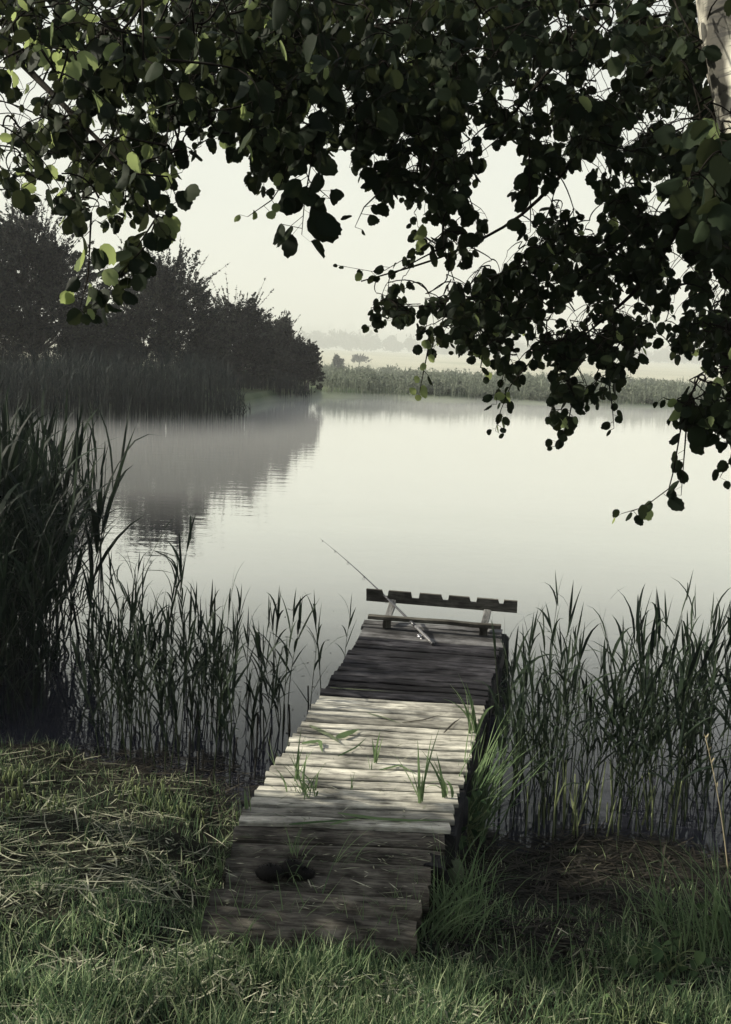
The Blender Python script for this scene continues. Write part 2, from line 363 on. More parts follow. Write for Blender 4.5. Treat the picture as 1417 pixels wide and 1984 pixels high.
nr, nc = X.shape
i, j = np.meshgrid(np.arange(nr-1), np.arange(nc-1), indexing='ij')
mb.add(np.stack([X, Y, Z], -1).reshape(-1, 3), np.stack([i*nc+j, i*nc+j+1, (i+1)*nc+j+1, (i+1)*nc+j], -1).reshape(-1, 4))
tag(mb.build('ground', 'soil'), 'grassy bank sloping to the lake with far meadows and hills', 'ground', kind='structure')
mb = MB()
mb.add([(-80, 3.5, 0), (90, 3.5, 0), (90, 76, 0), (-80, 76, 0)], np.array([[0, 1, 2, 3]]))
tag(mb.build('water', 'water', smooth=False), 'still misty lake water reflecting the pale sky', 'water', kind='structure')
def volbox(name, lo, hi, color, dens, label):
    M, N, L = newmat(name+'_air'); v = N.new('ShaderNodeVolumePrincipled'); v.inputs['Color'].default_value = (*color, 1); v.inputs['Density'].default_value = dens
    v.inputs['Anisotropy'].default_value = 0.0
    o = N.new('ShaderNodeOutputMaterial'); L.new(v.outputs[0], o.inputs['Volume'])
    q = MB(); V = [(x, y, z) for z in (lo[2], hi[2]) for y in (lo[1], hi[1]) for x in (lo[0], hi[0])]
    q.add(V, np.array([[0, 2, 3, 1], [4, 5, 7, 6], [0, 1, 5, 4], [2, 6, 7, 3], [0, 4, 6, 2], [1, 3, 7, 5]]))
    return tag(q.build(name, M, smooth=False), label, 'mist', kind='stuff')
volbox('haze', (-3600, -60, -3), (3600, 3600, 75), (.94, .955, .96), .0005, 'thin pale morning haze over the lake and fields')
volbox('mist', (-40, 17, .02), (70, 67, .34), (.84, .86, .845), .034, 'low white mist lying on the lake surface')

volbox('mist', (-900, 66.5, -2), (1300, 1500, 60), (.63, .655, .635), .0026, 'pale morning mist filling the fields beyond the lake')
# ------------------------------------------------------------------ pier
DZ = .42
def lerp(a, b, t): return np.asarray(a)*(1-t)+np.asarray(b)*t
FL, FR = at_z(717, 1201, DZ), at_z(976, 1220, DZ)
BL, BR = at_z(697, 1233, DZ), at_z(970, 1255, DZ)
ML, MR = at_z(620, 1346, DZ), at_z(938, 1366, DZ)
NL, NR = at_z(457, 1593, DZ), at_z(869, 1606, DZ)
def board(mb, A, B, wid, th, up=(0, 0, 1), bev=.006, segs=6, wob=.003, roll=0., u0=None):
    """a sawn board from A to B (top centre line); rounded long edges, slightly wavy, cut ends"""
    A, B = np.asarray(A, float), np.asarray(B, float)
    d = nrm(B-A); s = nrm(np.cross(np.asarray(up, float), d)); w = np.cross(d, s)
    c, si = math.cos(roll), math.sin(roll); s, w = s*c+w*si, w*c-s*si
    h = wid/2
    prof = [(0, -th), (-h+bev, -th), (-h, -th+bev), (-h, -bev), (-h+bev, 0), (0, .001), (h-bev, 0), (h, -bev), (h, -th+bev), (h-bev, -th), (0, -th)]
    k = len(prof); per = np.concatenate([[0], np.cumsum([math.dist(prof[q], prof[q+1]) for q in range(k-1)])])
    L_ = np.linalg.norm(B-A); off = rng.uniform(0, 50, 2) if u0 is None else u0
    V = []; UV = []
    for q in range(segs+1):
        t = q/segs; P = A+(B-A)*t
        jw = rng.normal(0, wob); jz = rng.normal(0, wob*.7); jx = rng.normal(0, wob)
        for m_, (a, z_) in enumerate(prof):
            V.append(P+s*(a*(1+jw/h*.6)+jx)+w*(z_+jz)+d*(rng.normal(0, .002) if q in (0, segs) else 0)); UV.append((off[0]+t*L_, off[1]+per[m_]))
    i, j = np.meshgrid(np.arange(segs), np.arange(k-1), indexing='ij')
    f = np.stack([i*k+j, (i+1)*k+j, (i+1)*k+j+1, i*k+j+1], -1).reshape(-1, 4)
    mb.add(V, [f, np.arange(k-1), segs*k+np.arange(k-1)[::-1]], UV)
pier = tag(empty('pier', (0.2, 4.0, .3)), 'narrow weathered plank pier running from the grassy bank into the lake', 'pier')
bpy.context.view_layer.update()
def pkid(mb, name, mat, label=None, par=pier):
    o = mb.build(name, mat, smooth=name not in ('decking', 'sleeper', 'beam', 'block', 'seat_rail', 'arm', 'leg')); o.parent = par
    o.matrix_parent_inverse = Matrix.Translation(-Vector(par.location))
    if label: o['label'] = label
    return o
def deck(La, Ra, Lb, Rb, n, mat, label, gap=.014, zj=.006, over=.010):
    mb = MB()
    ws = rng.uniform(.75, 1.25, n); ws = ws/ws.sum(); e = np.concatenate([[0], np.cumsum(ws)])
    for q in range(n):
        t = (e[q]+e[q+1])/2
        a, b_ = lerp(La, Lb, t), lerp(Ra, Rb, t)
        wid = np.linalg.norm(lerp(La, Lb, e[q+1])-lerp(La, Lb, e[q]))
        d = nrm(b_-a); wid *= abs(np.cross(d, nrm(np.asarray(Lb)-np.asarray(La)))[2])
        a = a-d*rng.uniform(-over, over*1.4); b_ = b_+d*rng.uniform(-over, over)
        z = rng.normal(0, zj)
        board(mb, a+[0, rng.normal(0, .003), z], b_+[0, rng.normal(0, .003), z+rng.normal(0, .002)], wid-gap*rng.uniform(.6, 1.5), .032, roll=rng.normal(0, .012))
    return pkid(mb, 'decking', mat, label)
deck(NL, NR, ML, MR, 21, 'pale', 'pale planks in the middle of the pier')
deck(ML+[.004, .012, 0], MR+[.004, .012, 0], BL, BR, 14, 'dark', 'dark planks of the outer pier')
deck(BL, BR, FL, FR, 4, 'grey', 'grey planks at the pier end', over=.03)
# logs stepping down to the bank
logs_px = [((450, 1633), (856, 1650), .405, .068), ((438, 1662), (836, 1682), .41, .066), ((440, 1692), (832, 1713), .395, .072), ((410, 1722), (816, 1745), .405, .07), ((398, 1757), (808, 1785), .385, .105)]
for q, (a, b_, z, rad) in enumerate(logs_px):
    A = at_z(*a, z); B = at_z(*b_, z)
    n = 14; k = 17
    d = nrm(B-A); s = nrm(np.cross([0, 0, 1], d)); V = []; UV = []; off = rng.uniform(0, 40, 2)
    ph = rng.uniform(0, 6, 4)
    for i_ in range(n+1):
        t = i_/n; P = lerp(A, B, t)-np.array([0, 0, rad])
        for j_ in range(k):
            an = -PI/2+2*PI*j_/(k-1)
            rr = rad*(1+.05*math.sin(3*an+ph[0]+t*2)+.03*math.sin(7*an+ph[1]+t*5)+.03*math.sin(t*9+ph[2]))
            if i_ in (0, n): rr *= .93
            V.append(P+s*math.cos(an)*rr+np.array([0, 0, 1])*math.sin(an)*rr*.92+d*(rng.normal(0, .004) if i_ in (0, n) else 0)); UV.append((off[0]+t*1.1, off[1]+an*rad))
    i, j = np.meshgrid(np.arange(n), np.arange(k-1), indexing='ij')
    mb = MB(); mb.add(V, [np.stack([i*k+j, i*k+j+1, (i+1)*k+j+1, (i+1)*k+j], -1).reshape(-1, 4), np.arange(k-1), n*k+np.arange(k-1)[::-1]], UV)
    pkid(mb, 'log', 'log')
# a first squared sleeper behind the logs
mb = MB(); board(mb, at_z(455, 1606, .40), at_z(862, 1626, .40), .13, .09, bev=.02, segs=8, wob=.006); pkid(mb, 'sleeper', 'log')
# beams and posts underneath
for q, (a, b_, off) in enumerate((((NL+FL)*0+NL, FL, .05), (NR, FR, -.0))):
    mb = MB()
    sh = np.array([off, 0, -.036])
    board(mb, a+sh+[0, .0, 0], lerp(a, b_, .5)+sh+(ML-lerp(NL, FL, .487) if q == 0 else (MR-lerp(NR, FR, .487)))+[.0, 0, 0], .07, .17, segs=8)
    board(mb, lerp(a, b_, .5)+sh+(ML-lerp(NL, FL, .487) if q == 0 else (MR-lerp(NR, FR, .487)))+[0, .01, 0], b_+sh, .07, .17, segs=8)
    pkid(mb, 'beam', 'beam')
for t in (.12, .45, .75, .985):
    for a, b_, s in ((NL, FL, .1), (NR, FR, .035)):
        P = lerp(a, b_, t)+[s-.03, 0, 0]
        mb = MB(); zz = np.linspace(-.9, DZ-.05, 6)
        tube(mb, np.stack([np.full(6, P[0])+rng.normal(0, .006, 6), np.full(6, P[1]), zz], 1), .055+rng.normal(0, .002, 6), 10); pkid(mb, 'post', 'beam')
# extra timber lying along the shore side of the pier
mb = MB(); board(mb, at_z(846, 1655, .40), at_z(836, 1690, .34), .12, .14, segs=4, wob=.01, bev=.02); pkid(mb, 'block', 'beam')

# ------------------------------------------------------------------ rod rest bench at the end of the pier
pd = nrm(np.array([*(lerp(FL, FR, .5)-lerp(BL, BR, .5))[:2], 0])); bd = nrm(np.array([*(FR-FL)[:2], 0])); bn = np.array([-bd[1], bd[0], 0])
bench = tag(empty('bench', at_z(842, 1222, DZ)), 'low grey bench with a notched board standing at the pier end', 'bench')
bpy.context.view_layer.update()
Q0 = FL+bn*.20                                   # plane of the notched board, over the water
def bp_(x, y, off): return at_plane(x, y, FL+bn*off, bn)
bl, tl, tr, br = bp_(710, 1164, .22), bp_(710, 1141.5, .22), bp_(1003, 1165.5, .22), bp_(1002, 1188, .22)
us = [0, .103, .118, .143, .150, .298, .306, .351, .357, .499, .511, .545, .551, .685, .695, .731, .737, .874, .883, .908, .914, 1]
low = {2: .5, 3: .5, 6: .5, 7: .5, 10: .57, 11: .57, 14: .6, 15: .6, 18: .64, 19: .64}
mb = MB(); V = []; UV = []
top = [lerp(lerp(bl, tl, low.get(q, 1)), lerp(br, tr, low.get(q, 1)), u_) for q, u_ in enumerate(us)]
bot = [lerp(bl, br, u_) for u_ in us]
n = len(us); th = bn*.038
for q in range(n): V += [bot[q], top[q], bot[q]+th, top[q]+th]; UV += [(us[q]*1.26, 3.0), (us[q]*1.26, 3.0+.11*low.get(q, 1)), (us[q]*1.26, 3.2), (us[q]*1.26, 3.2+.11*low.get(q, 1))]
fs = []
for q in range(n-1):
    a, c = q*4, q*4+4
    fs += [[a, c, c+1, a+1], [a+2, a+3, c+3, c+2], [a+1, c+1, c+3, a+3], [a, a+2, c+2, c]]
fs += [[0, 1, 3, 2], [(n-1)*4, (n-1)*4+2, (n-1)*4+3, (n-1)*4+1]]
mb.add(V, np.array(fs), UV)
pkid(mb, 'notched_board', 'rest', par=bench).data.polygons.foreach_set('use_smooth', [False]*len(fs))
lo_ = float(np.mean([np.dot(at_z(x, y, DZ)-FL, bn) for x, y in ((749, 1217), (936, 1232))]))
ra, rb_ = bp_(714, 1190.5, lo_-.01), bp_(971, 1210.5, lo_-.01)
mb = MB(); board(mb, ra, rb_, .06, .034, bev=.004, segs=5); pkid(mb, 'seat_rail', 'rest', par=bench)
for (x, y), (x2, y2) in (((749, 1217), (762, 1168)), ((936, 1232), (945, 1187))):
    g = at_z(x, y, DZ+.002); g = g+bn*(lo_-np.dot(g-FL, bn)); zt = ra[2]-.036 if x < 800 else rb_[2]-.036
    mb = MB(); board(mb, g, np.array([g[0], g[1], zt]), .07, .038, up=-bn, bev=.004, segs=2); pkid(mb, 'leg', 'rest', par=bench)
    e = bp_(x2, y2, .20); s0 = np.array([g[0], g[1], zt])+bn*.06+[0, 0, -.01]
    mb = MB(); board(mb, s0, e+[0, 0, .03], .06, .028, up=(0, -.3, 1), bev=.004, segs=3); pkid(mb, 'arm', 'arm', par=bench)

# ------------------------------------------------------------------ fishing rod
rod = tag(empty('fishing_rod', at_z(839, 1246, DZ)), 'black fishing rod with reel resting in a notch of the bench board', 'fishing rod')
bpy.context.view_layer.update()
B = at_z(839, 1247, DZ+.016); Nn = bp_(744, 1152, .24)
s = 1.0
for q in np.linspace(1, 3.2, 400):
    if proj(B+(Nn-B)*q)[0] < 640: s = q; break
tip = at_y(620.5, 1043.5, (B+(Nn-B)*s)[1]); c2 = B+(Nn-B)*s*.72
t = np.linspace(0, 1, 40)[:, None]
c1 = B+(Nn-B)*s*.36
RP = B*(1-t)**3+3*c1*t*(1-t)**2+3*c2*t*t*(1-t)+tip*t**3
rr = np.interp(t[:, 0], [0, .16, .161, .45, .451, .7, 1], [.0135, .0135, .0105, .0085, .0065, .0042, .0012])
mb = MB(); tube(mb, RP[5:], rr[5:], 8); pkid(mb, 'blank', 'carbon', par=rod)
mb = MB(); tube(mb, RP[:6], [.0145, .016, .0145, .0135, .0135, .0125], 10); hd = pkid(mb, 'handle', 'grip', par=rod)
mb = MB(); tube(mb, [RP[0]-(RP[1]-RP[0])*.12, RP[0]+(RP[1]-RP[0])*.1], .0165, 10); pkid(mb, 'butt_cap', 'carbon', par=rod)
ax = nrm(Nn-B); dn = nrm(np.cross(ax, np.cross(np.array([0, 0, -1.]), ax))); sd_ = np.cross(ax, dn)
def ring(mb, c, n_, r_, w_, k=14):
    a = np.linspace(0, 2*PI, k+1); e1 = nrm(np.cross(n_, [.3, .2, .9])); e2 = np.cross(n_, e1)
    tube(mb, c+r_*(np.cos(a)[:, None]*e1+np.sin(a)[:, None]*e2), w_, 5, cap=False)
for tt, r_ in ((.37, .016), (.58, .012), (.74, .009), (.87, .006), (.985, .004)):
    q = RP[int(tt*39)]; tg = nrm(RP[min(39, int(tt*39)+1)]-RP[int(tt*39)-1]); dd = nrm(np.cross(tg, np.cross(np.array([0, 0, -1.]), tg)))
    mb = MB(); rd = rr[int(tt*39)]
    ring(mb, q+dd*(rd+r_+.008), tg, r_, .0018); tube(mb, [q-tg*.012+dd*rd*.8, q+dd*(rd+.01)], .002, 5); tube(mb, [q+tg*.012+dd*rd*.8, q+dd*(rd+.01)], .002, 5)
    tube(mb, [q-tg*.015, q+tg*.015], rd+.0015, 7)
    pkid(mb, 'line_guide', 'carbon', par=rod)
rc = B+ax*.20
def pp(*a): return rc+dn*a[0]+ax*a[1]+sd_*a[2]
mb = MB(); tube(mb, [pp(.012, -.05, 0), pp(.016, 0, 0), pp(.012, .05, 0)], [.004, .007, .004], 6); tube(mb, [pp(.014, 0, 0), pp(.045, -.005, 0)], [.007, .012], 8)
tube(mb, [pp(.05, -.035, 0), pp(.052, -.02, 0), pp(.054, .012, 0), pp(.054, .022, 0)], [.012, .022, .024, .018], 12)
reel = pkid(mb, 'reel', 'carbon', par=rod)
def rkid(mb, name, mat):
    o = mb.build(name, mat); o.parent = reel; return o
mb = MB(); tube(mb, [pp(.054, .024, 0), pp(.054, .030, 0), pp(.054, .031, 0), pp(.054, .052, 0), pp(.054, .053, 0), pp(.054, .059, 0)], [.024, .024, .018, .018, .023, .021], 14); rkid(mb, 'spool', 'silver')
mb = MB(); tube(mb, [pp(.054, -.005, .015), pp(.054, -.005, .05), pp(.075, -.008, .056), pp(.095, -.01, .058)], .004, 6); tube(mb, [pp(.095, -.01, .056), pp(.097, -.01, .085)], [.008, .007], 8); rkid(mb, 'crank', 'silver')
mb = MB(); a_ = np.linspace(0, PI, 10); tube(mb, np.array([pp(.054+.028*math.cos(q), .03+.02*math.sin(q), .028*math.sin(q)) for q in a_]), .0015, 5); rkid(mb, 'bail', 'silver')

# ------------------------------------------------------------------ dark fuzzy bundle on the logs
mb = MB()
def lump(mb, c, rx, ry, rz_, seed):
    n, k = 16, 22; V = []
    for i_ in range(n+1):
        th_ = PI*i_/n
        for j_ in range(k):
            ph_ = 2*PI*j_/k
            d = np.array([math.sin(th_)*math.cos(ph_), math.sin(th_)*math.sin(ph_), math.cos(th_)])
            q = 1+.10*snoise(d[0]*3+d[2]*2, d[1]*3, 1.6, seed)+.05*snoise(d[0]*9+d[2]*5, d[1]*9+d[2]*4, 1.5, seed+1)
            V.append(c+d*q*np.array([rx, ry, rz_]))
    i, j = np.meshgrid(np.arange(n), np.arange(k), indexing='ij')
    mb.add(V, np.stack([i*k+j, i*k+(j+1) % k, (i+1)*k+(j+1) % k, (i+1)*k+j], -1).reshape(-1, 4))
    V = np.array(V); sel = rng.integers(0, len(V), 380); dirs = nrm((V[sel]-c)/np.array([rx, ry, rz_])+rng.normal(0, .35, (380, 3)))
    Pq = V[sel][:, None]+dirs[:, None]*np.linspace(-.003, .008, 2)[None, :, None]
    sw = nrm(np.cross(dirs, rng.normal(0, 1, (380, 3))))
    ribbons(mb, Pq, sw[:, None]*np.array([.0012, .0003])[None, :, None])
cz = .405
lump(mb, at_z(523, 1700, cz)+[0, 0, .022], .066, .044, .037, 3); lump(mb, at_z(566, 1694, cz)+[0, .0, .024], .058, .044, .043, 8); lump(mb, at_z(590, 1698, cz)+[0, 0, .014], .05, .03, .026, 12)
tag(mb.build('bundle', 'fur'), 'small black fuzzy bundle lying on the near grey logs', 'bundle')

# ------------------------------------------------------------------ reeds
def leaf_blade(mb, P0, az, a0, a1, L, w, k=6, droop=0.):
    """one long pointed leaf from P0: starts at angle a0 from the vertical, ends at a1"""
    t = np.linspace(0, 1, k); ang = a0+(a1-a0)*t**1.5
    st = L/(k-1); h = np.concatenate([[0], np.cumsum(np.sin(ang[:-1])*st)]); z = np.concatenate([[0], np.cumsum(np.cos(ang[:-1])*st)])
    P = np.asarray(P0)+np.stack([h*math.cos(az), h*math.sin(az), z], 1)
    wp = np.interp(t, [0, .12, .35, .7, 1], [.35, .75, 1, .6, .03])*w*.5
    tw = az+PI/2+random.gauss(0, .35)
    wv = np.array([math.cos(tw), math.sin(tw), random.gauss(0, .25)])
    ribbons(mb, P[None], (wp[:, None]*wv)[None])
def reed_shape(h, nl, seed, lean=.05, ll=.34, lw=.017, plume=False, r=.0038, low=.28, bent=False):
    random.seed(seed)
    st, lf = MB(), MB()
    az0 = random.uniform(0, 2*PI); n = 9; t = np.linspace(0, 1, n)
    off = lean*h*t**2
    P = np.stack([off*math.cos(az0), off*math.sin(az0), h*.93*t], 1)
    tube(st, P, np.interp(t, [0, 1], [r, r*.35]), 5)
    az = random.uniform(0, 2*PI)
    for q in range(nl):
        f = low+(1-low)*(q+random.uniform(-.2, .2))/max(1, nl-1)*.97; f = min(max(f, .05), .97)
        p = np.array([np.interp(f, t, P[:, c]) for c in range(3)])
        az += PI+random.gauss(0, .7)
        up = f > .85
        a0 = random.uniform(.2, .7) if not up else random.uniform(.03, .25)
        dr = random.random()
        a1 = a0+(random.uniform(.1, .4) if dr < .45 else random.uniform(.8, 1.5) if dr < .8 else random.uniform(1.6, 2.3))
        L_ = ll*random.uniform(.65, 1.15)*(1 if f > .35 else .75)
        leaf_blade(lf, p, az, a0, a1, L_, lw*random.uniform(.7, 1.2))
    leaf_blade(lf, P[-1]-[0, 0, .04], az0, .02, random.uniform(.05, .3), ll*random.uniform(.6, .95), lw*.8)
    return st, lf
PROTO = []
for q in range(14):
    h = [1.0, 1.15, .8, 1.3, .9, 1.05, .7, 1.2, .95, 1.1, .6, 1.25, .85, 1.0][q]
    st, lf = reed_shape(h, 6+q % 3, 100+q, lean=.04+.04*(q % 4), ll=.28+.04*(q % 3), lw=.0155+.003*(q % 3), r=.0046, low=.36)
    PROTO.append((h, st, lf, st.mesh('reed_stem', 'stem'), lf.mesh('reed_leaves', 'reed')))
random.seed(11)
def reed(loc, h, rz, label, group, proto=None, tilt=(0, 0)):
    q = proto if proto is not None else min(range(14), key=lambda k: abs(PROTO[k][0]-h)+random.uniform(0, .3))
    o = bpy.data.objects.new('reed', PROTO[q][3]); COL.objects.link(o)
    s_ = h/PROTO[q][0]
    o.location = loc; o.rotation_euler = (tilt[0], tilt[1], rz); o.scale = (s_**.5, s_**.5, s_)
    c = bpy.data.objects.new('leaves', PROTO[q][4]); COL.objects.link(c); c.parent = o
    return tag(o, label, 'reed', group)
def reed_px(base, top, label, group, proto=None, zb=-.05):
    P = at_z(*base, 0); T = at_y(*top, P[1])
    h = (T[2]-zb)/1.12
    tl = math.atan2(T[0]-P[0], T[2])
    return reed((P[0], P[1], zb), h, random.uniform(0, 6.28), label, group, proto, tilt=(random.gauss(0, .04), tl))
GL = 'reeds in the shallows left of the pier'; GR = 'reeds in the shallows right of the pier'
LL = 'slender dark green reed among the open stand left of the pier'; LR = 'slender dark green reed in the dense stand right of the pier'
for q in range(26):
    x, y = random.uniform(1010, 1410), random.uniform(1590, 1635)
    P = at_z(x, y, 0); hh = random.uniform(.12, .5); mb = MB(); tx = random.gauss(0, .12)
    tube(mb, [(0, 0, -.1), (tx*hh*.5, random.gauss(0, .02), hh*.5), (tx*hh, random.gauss(0, .03), hh)], [.006, .005, .003], 5)
    if random.random() < .5: leaf_blade(mb, (tx*hh*.5, 0, hh*.5), random.uniform(0, 6.28), .2, .5, .2, .014)
    o = mb.build('reed_stalk', 'stub'); o.location = P
    tag(o, 'yellow green young stalk at the foot of the dark reeds right of the pier', 'reed stalk', 'yellow green stalks at the foot of the right reeds')
# the ones that stand out
for b_, t_, lb in (((425, 1400), (442, 1098), 'tall lone reed with spreading leaves between reed stand and pier'), ((548, 1430), (552, 1138), 'upright spear-tipped reed, taller of the pair left of the pier'),
                   ((597, 1430), (592, 1190), 'thin reed with forked narrow leaves close left of the dark planks'), ((664, 1330), (669, 1168), 'short broad-leaved reed right beside the dark planks left of bench'),
                   ((345, 1470), (372, 1155), 'reed with bent-over top leaf at the right edge of the left stand')):
    reed_px(b_, t_, lb, GL)
# left stand: base positions over the shallows
PL = [(190, 1470), (190, 1250), (330, 1300), (470, 1390), (560, 1400), (560, 1500), (470, 1545), (300, 1500)]
cnt = 0
while cnt < 84:
    x, y = random.uniform(150, 600), random.uniform(1290, 1545)
    if not inpoly(x, y, PL): continue
    if random.random() < (x-250)/270: continue
    P = at_z(x, y, 0)
    if P[1] < float(near_shore(P[0]))-.1: continue
    h = random.uniform(.5, 1.15)*(1.0-.5*max(0, (x-380)/220)); 
    if random.random() < .18: h *= 1.25
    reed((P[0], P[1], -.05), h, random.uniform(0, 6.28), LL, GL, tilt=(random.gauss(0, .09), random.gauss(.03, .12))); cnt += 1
cnt = 0
while cnt < 30:
    x, y = random.uniform(380, 640), random.uniform(1340, 1530)
    if y > 1345+(640-x)*.95 or x > 700-(y-1340)*.72: continue
    P = at_z(x, y, 0)
    reed((P[0], P[1], -.05), random.uniform(.35, .95), random.uniform(0, 6.28), LL, GL, tilt=(random.gauss(0, .08), random.gauss(.02, .12))); cnt += 1
cnt = 0
PR = [(955, 1600), (985, 1480), (1010, 1420), (1180, 1440), (1417, 1440), (1460, 1500), (1460, 1640), (1300, 1635), (1050, 1625)]
while cnt < 150:
    x, y = random.uniform(950, 1470), random.uniform(1430, 1640)
    if not inpoly(x, y, PR): continue
    if 1130 < x < 1180 and random.random() < .5: continue
    if x > 1380 and random.random() < .3: continue
    P = at_z(x, y, 0)
    h = random.uniform(.55, 1.05) if random.random() < .72 else random.uniform(1.0, 1.3)
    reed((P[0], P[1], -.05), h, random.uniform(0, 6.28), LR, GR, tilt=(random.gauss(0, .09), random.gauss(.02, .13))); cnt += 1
for b_, t_, lb in (((1060, 1560), (1075, 1128), 'tallest reed right of the pier with a thick rolled spear top'), ((1150, 1560), (1168, 1152), 'tall reed with a twin upright tip in the right stand'),
                   ((1225, 1560), (1226, 1162), 'tall reed with leaves fanning out left in the right stand'), ((1300, 1560), (1345, 1142), 'tall leaning reed at the right end of the right stand'),
                   ((1265, 1560), (1266, 1190), 'straight reed with a single pointed top leaf in the right stand')):
    reed_px(b_, t_, lb, GR)
# the long bent reed reaching over the water on the left
P = at_z(150, 1420, 0); T = at_y(318, 1028, P[1])
rt = tag(empty('reed', P), 'long reed leaning far right over the water with drooping dark leaves', 'reed', GL)
mb = MB(); t = np.linspace(0, 1, 12)[:, None]; C1 = at_y(205, 1240, P[1]); Cv = P*(1-t)**2+2*C1*t*(1-t)+T*t*t
def kid(mb, name, mat, par):
    o = mb.build(name, mat); o.parent = par; o.matrix_parent_inverse = Matrix.Translation(-Vector(par.location)); return o
tube(mb, Cv, np.linspace(.005, .0015, 12), 5); kid(mb, 'stem', 'stem', rt)
mb = MB()
random.seed(5)
for f, az, a0, a1, L_, w_ in ((11, 0, .5, .9, .12, .012), (10, 0, 1.9, 2.5, .20, .026), (10, 0, 1.7, 2.35, .24, .022), (9, 0, 1.5, 2.2, .27, .02), (9, PI, .9, 2.1, .2, .016), (8, 0, 1.2, 1.3, .16, .016), (6, PI, .3, .8, .3, .016), (5, 0, 1.2, 2.0, .3, .016), (4, PI, .6, 1.7, .3, .016)):
    leaf_blade(mb, Cv[f], az, a0, a1, L_, w_)
kid(mb, 'leaves', 'reed', rt)
# dense thicket on the far left
random.seed(21)
mb = MB(); ms_ = MB()
cnt = 0
while cnt < 520:
    x = random.uniform(-5.2, -1.75); y = random.uniform(6.75, 11)
    edge = -2.42-.2*(y-7)+.15*math.sin(y*3)
    if x > edge+random.uniform(-.3, .25): continue
    q = PROTO[random.randrange(14)]
    h = random.uniform(1.5, 2.45)*(1-.35*max(0, x+2.5)); h = max(h, 1.2)
    if y < 7.0: h *= .7
    s_ = h/q[0]
    tl = (random.gauss(.05, .11), random.gauss(0, .10))
    mb.merge(q[2], (x, y, -.1), random.uniform(0, 6.28), 1.0*s_**.8, tl); ms_.merge(q[1], (x, y, -.1), random.uniform(0, 6.28), s_**.8, tl); cnt += 1
n0 = 2600
bx = rng.uniform(-5, -1.9, n0); by = rng.uniform(6.8, 10, n0); ok = bx < -2.3-.18*(by-7); bx, by = bx[ok], by[ok]
blades(mb, np.stack([bx, by, rng.uniform(-.1, 1.3, len(bx))], 1), rng.uniform(.4, .9, len(bx)), rng.uniform(.012, .024, len(bx)), rng.uniform(0, 6.28, len(bx)), rng.uniform(.1, .6, len(bx)), rng.uniform(.3, 2., len(bx)), 6)
mb.f += [f+mb.n for f in ms_.f]; mb.v += ms_.v; mb.uv += ms_.uv; mb.n += ms_.n
tag(mb.build('reed_thicket', 'reed'), 'dense tall dark reed thicket at the left edge of the water', 'reeds', kind='stuff')
# small dark weeds beside the outer right edge of the pier
def bushy(px, py, z, n, h, spread, label):
    P = at_z(px, py, z); mb = MB()
    for q in range(n):
        b_ = P+[random.gauss(0, spread), random.gauss(0, spread), 0]; hh = h*random.uniform(.5, 1.1)
        tube(mb, [b_-[0, 0, .1], b_+[random.gauss(0, .03), 0, hh*.5], b_+[random.gauss(0, .06), 0, hh]], [.004, .003, .0015], 4)
        for f in np.linspace(.3, 1, 8): leaf_blade(mb, b_+[0, 0, hh*f], random.uniform(0, 6.28), .7, 2., .09, .016, 4)
    return tag(mb.build('weed', 'reed'), label, 'weed')
bushy(962, 1365, 0, 9, .35, .05, 'dark curly leaved weed in the water by the outer right pier edge')
# dead broken stems standing in the water
random.seed(31)
for q in range(46):
    x, y = random.uniform(330, 600), random.uniform(1330, 1540)
    if y > 1400 and x > 1000-.34*y*1.0+120: x -= 120
    P = at_z(x, y, 0)
    if P[1] < float(near_shore(P[0])): continue
    mb = MB(); hh = random.uniform(.08, .3); r_ = random.uniform(.004, .008)
    tube(mb, [(0, 0, -.2), (0, 0, 0), (random.gauss(0, .01), 0, hh)], [r_, r_, r_*.9], 6)
    o = mb.build('dead_stem', 'deadstem'); o.location = P
    tag(o, 'short broken dead stem sticking out of the water left of the pier', 'stem', 'dead broken stems in the shallows')
# floating specks
mb = MB(); n = 170
xs = rng.uniform(330, 690, n); ysx = rng.uniform(1180, 1560, n)**1.0
for x, y in zip(xs, ysx):
    P = at_z(x, y, .004); a = rng.uniform(0, PI); L_ = rng.uniform(.004, .02); d = np.array([math.cos(a), math.sin(a), 0])*L_; e = np.array([-d[1], d[0], 0])*rng.uniform(.2, .6)
    if P[1] > float(near_shore(P[0])): mb.add([P-d, P+e, P+d, P-e], np.array([[0, 1, 2, 3]]))
tag(mb.build('floating_debris', 'deadstem'), 'tiny dark plant scraps floating on the water left of the pier', 'debris', kind='stuff')

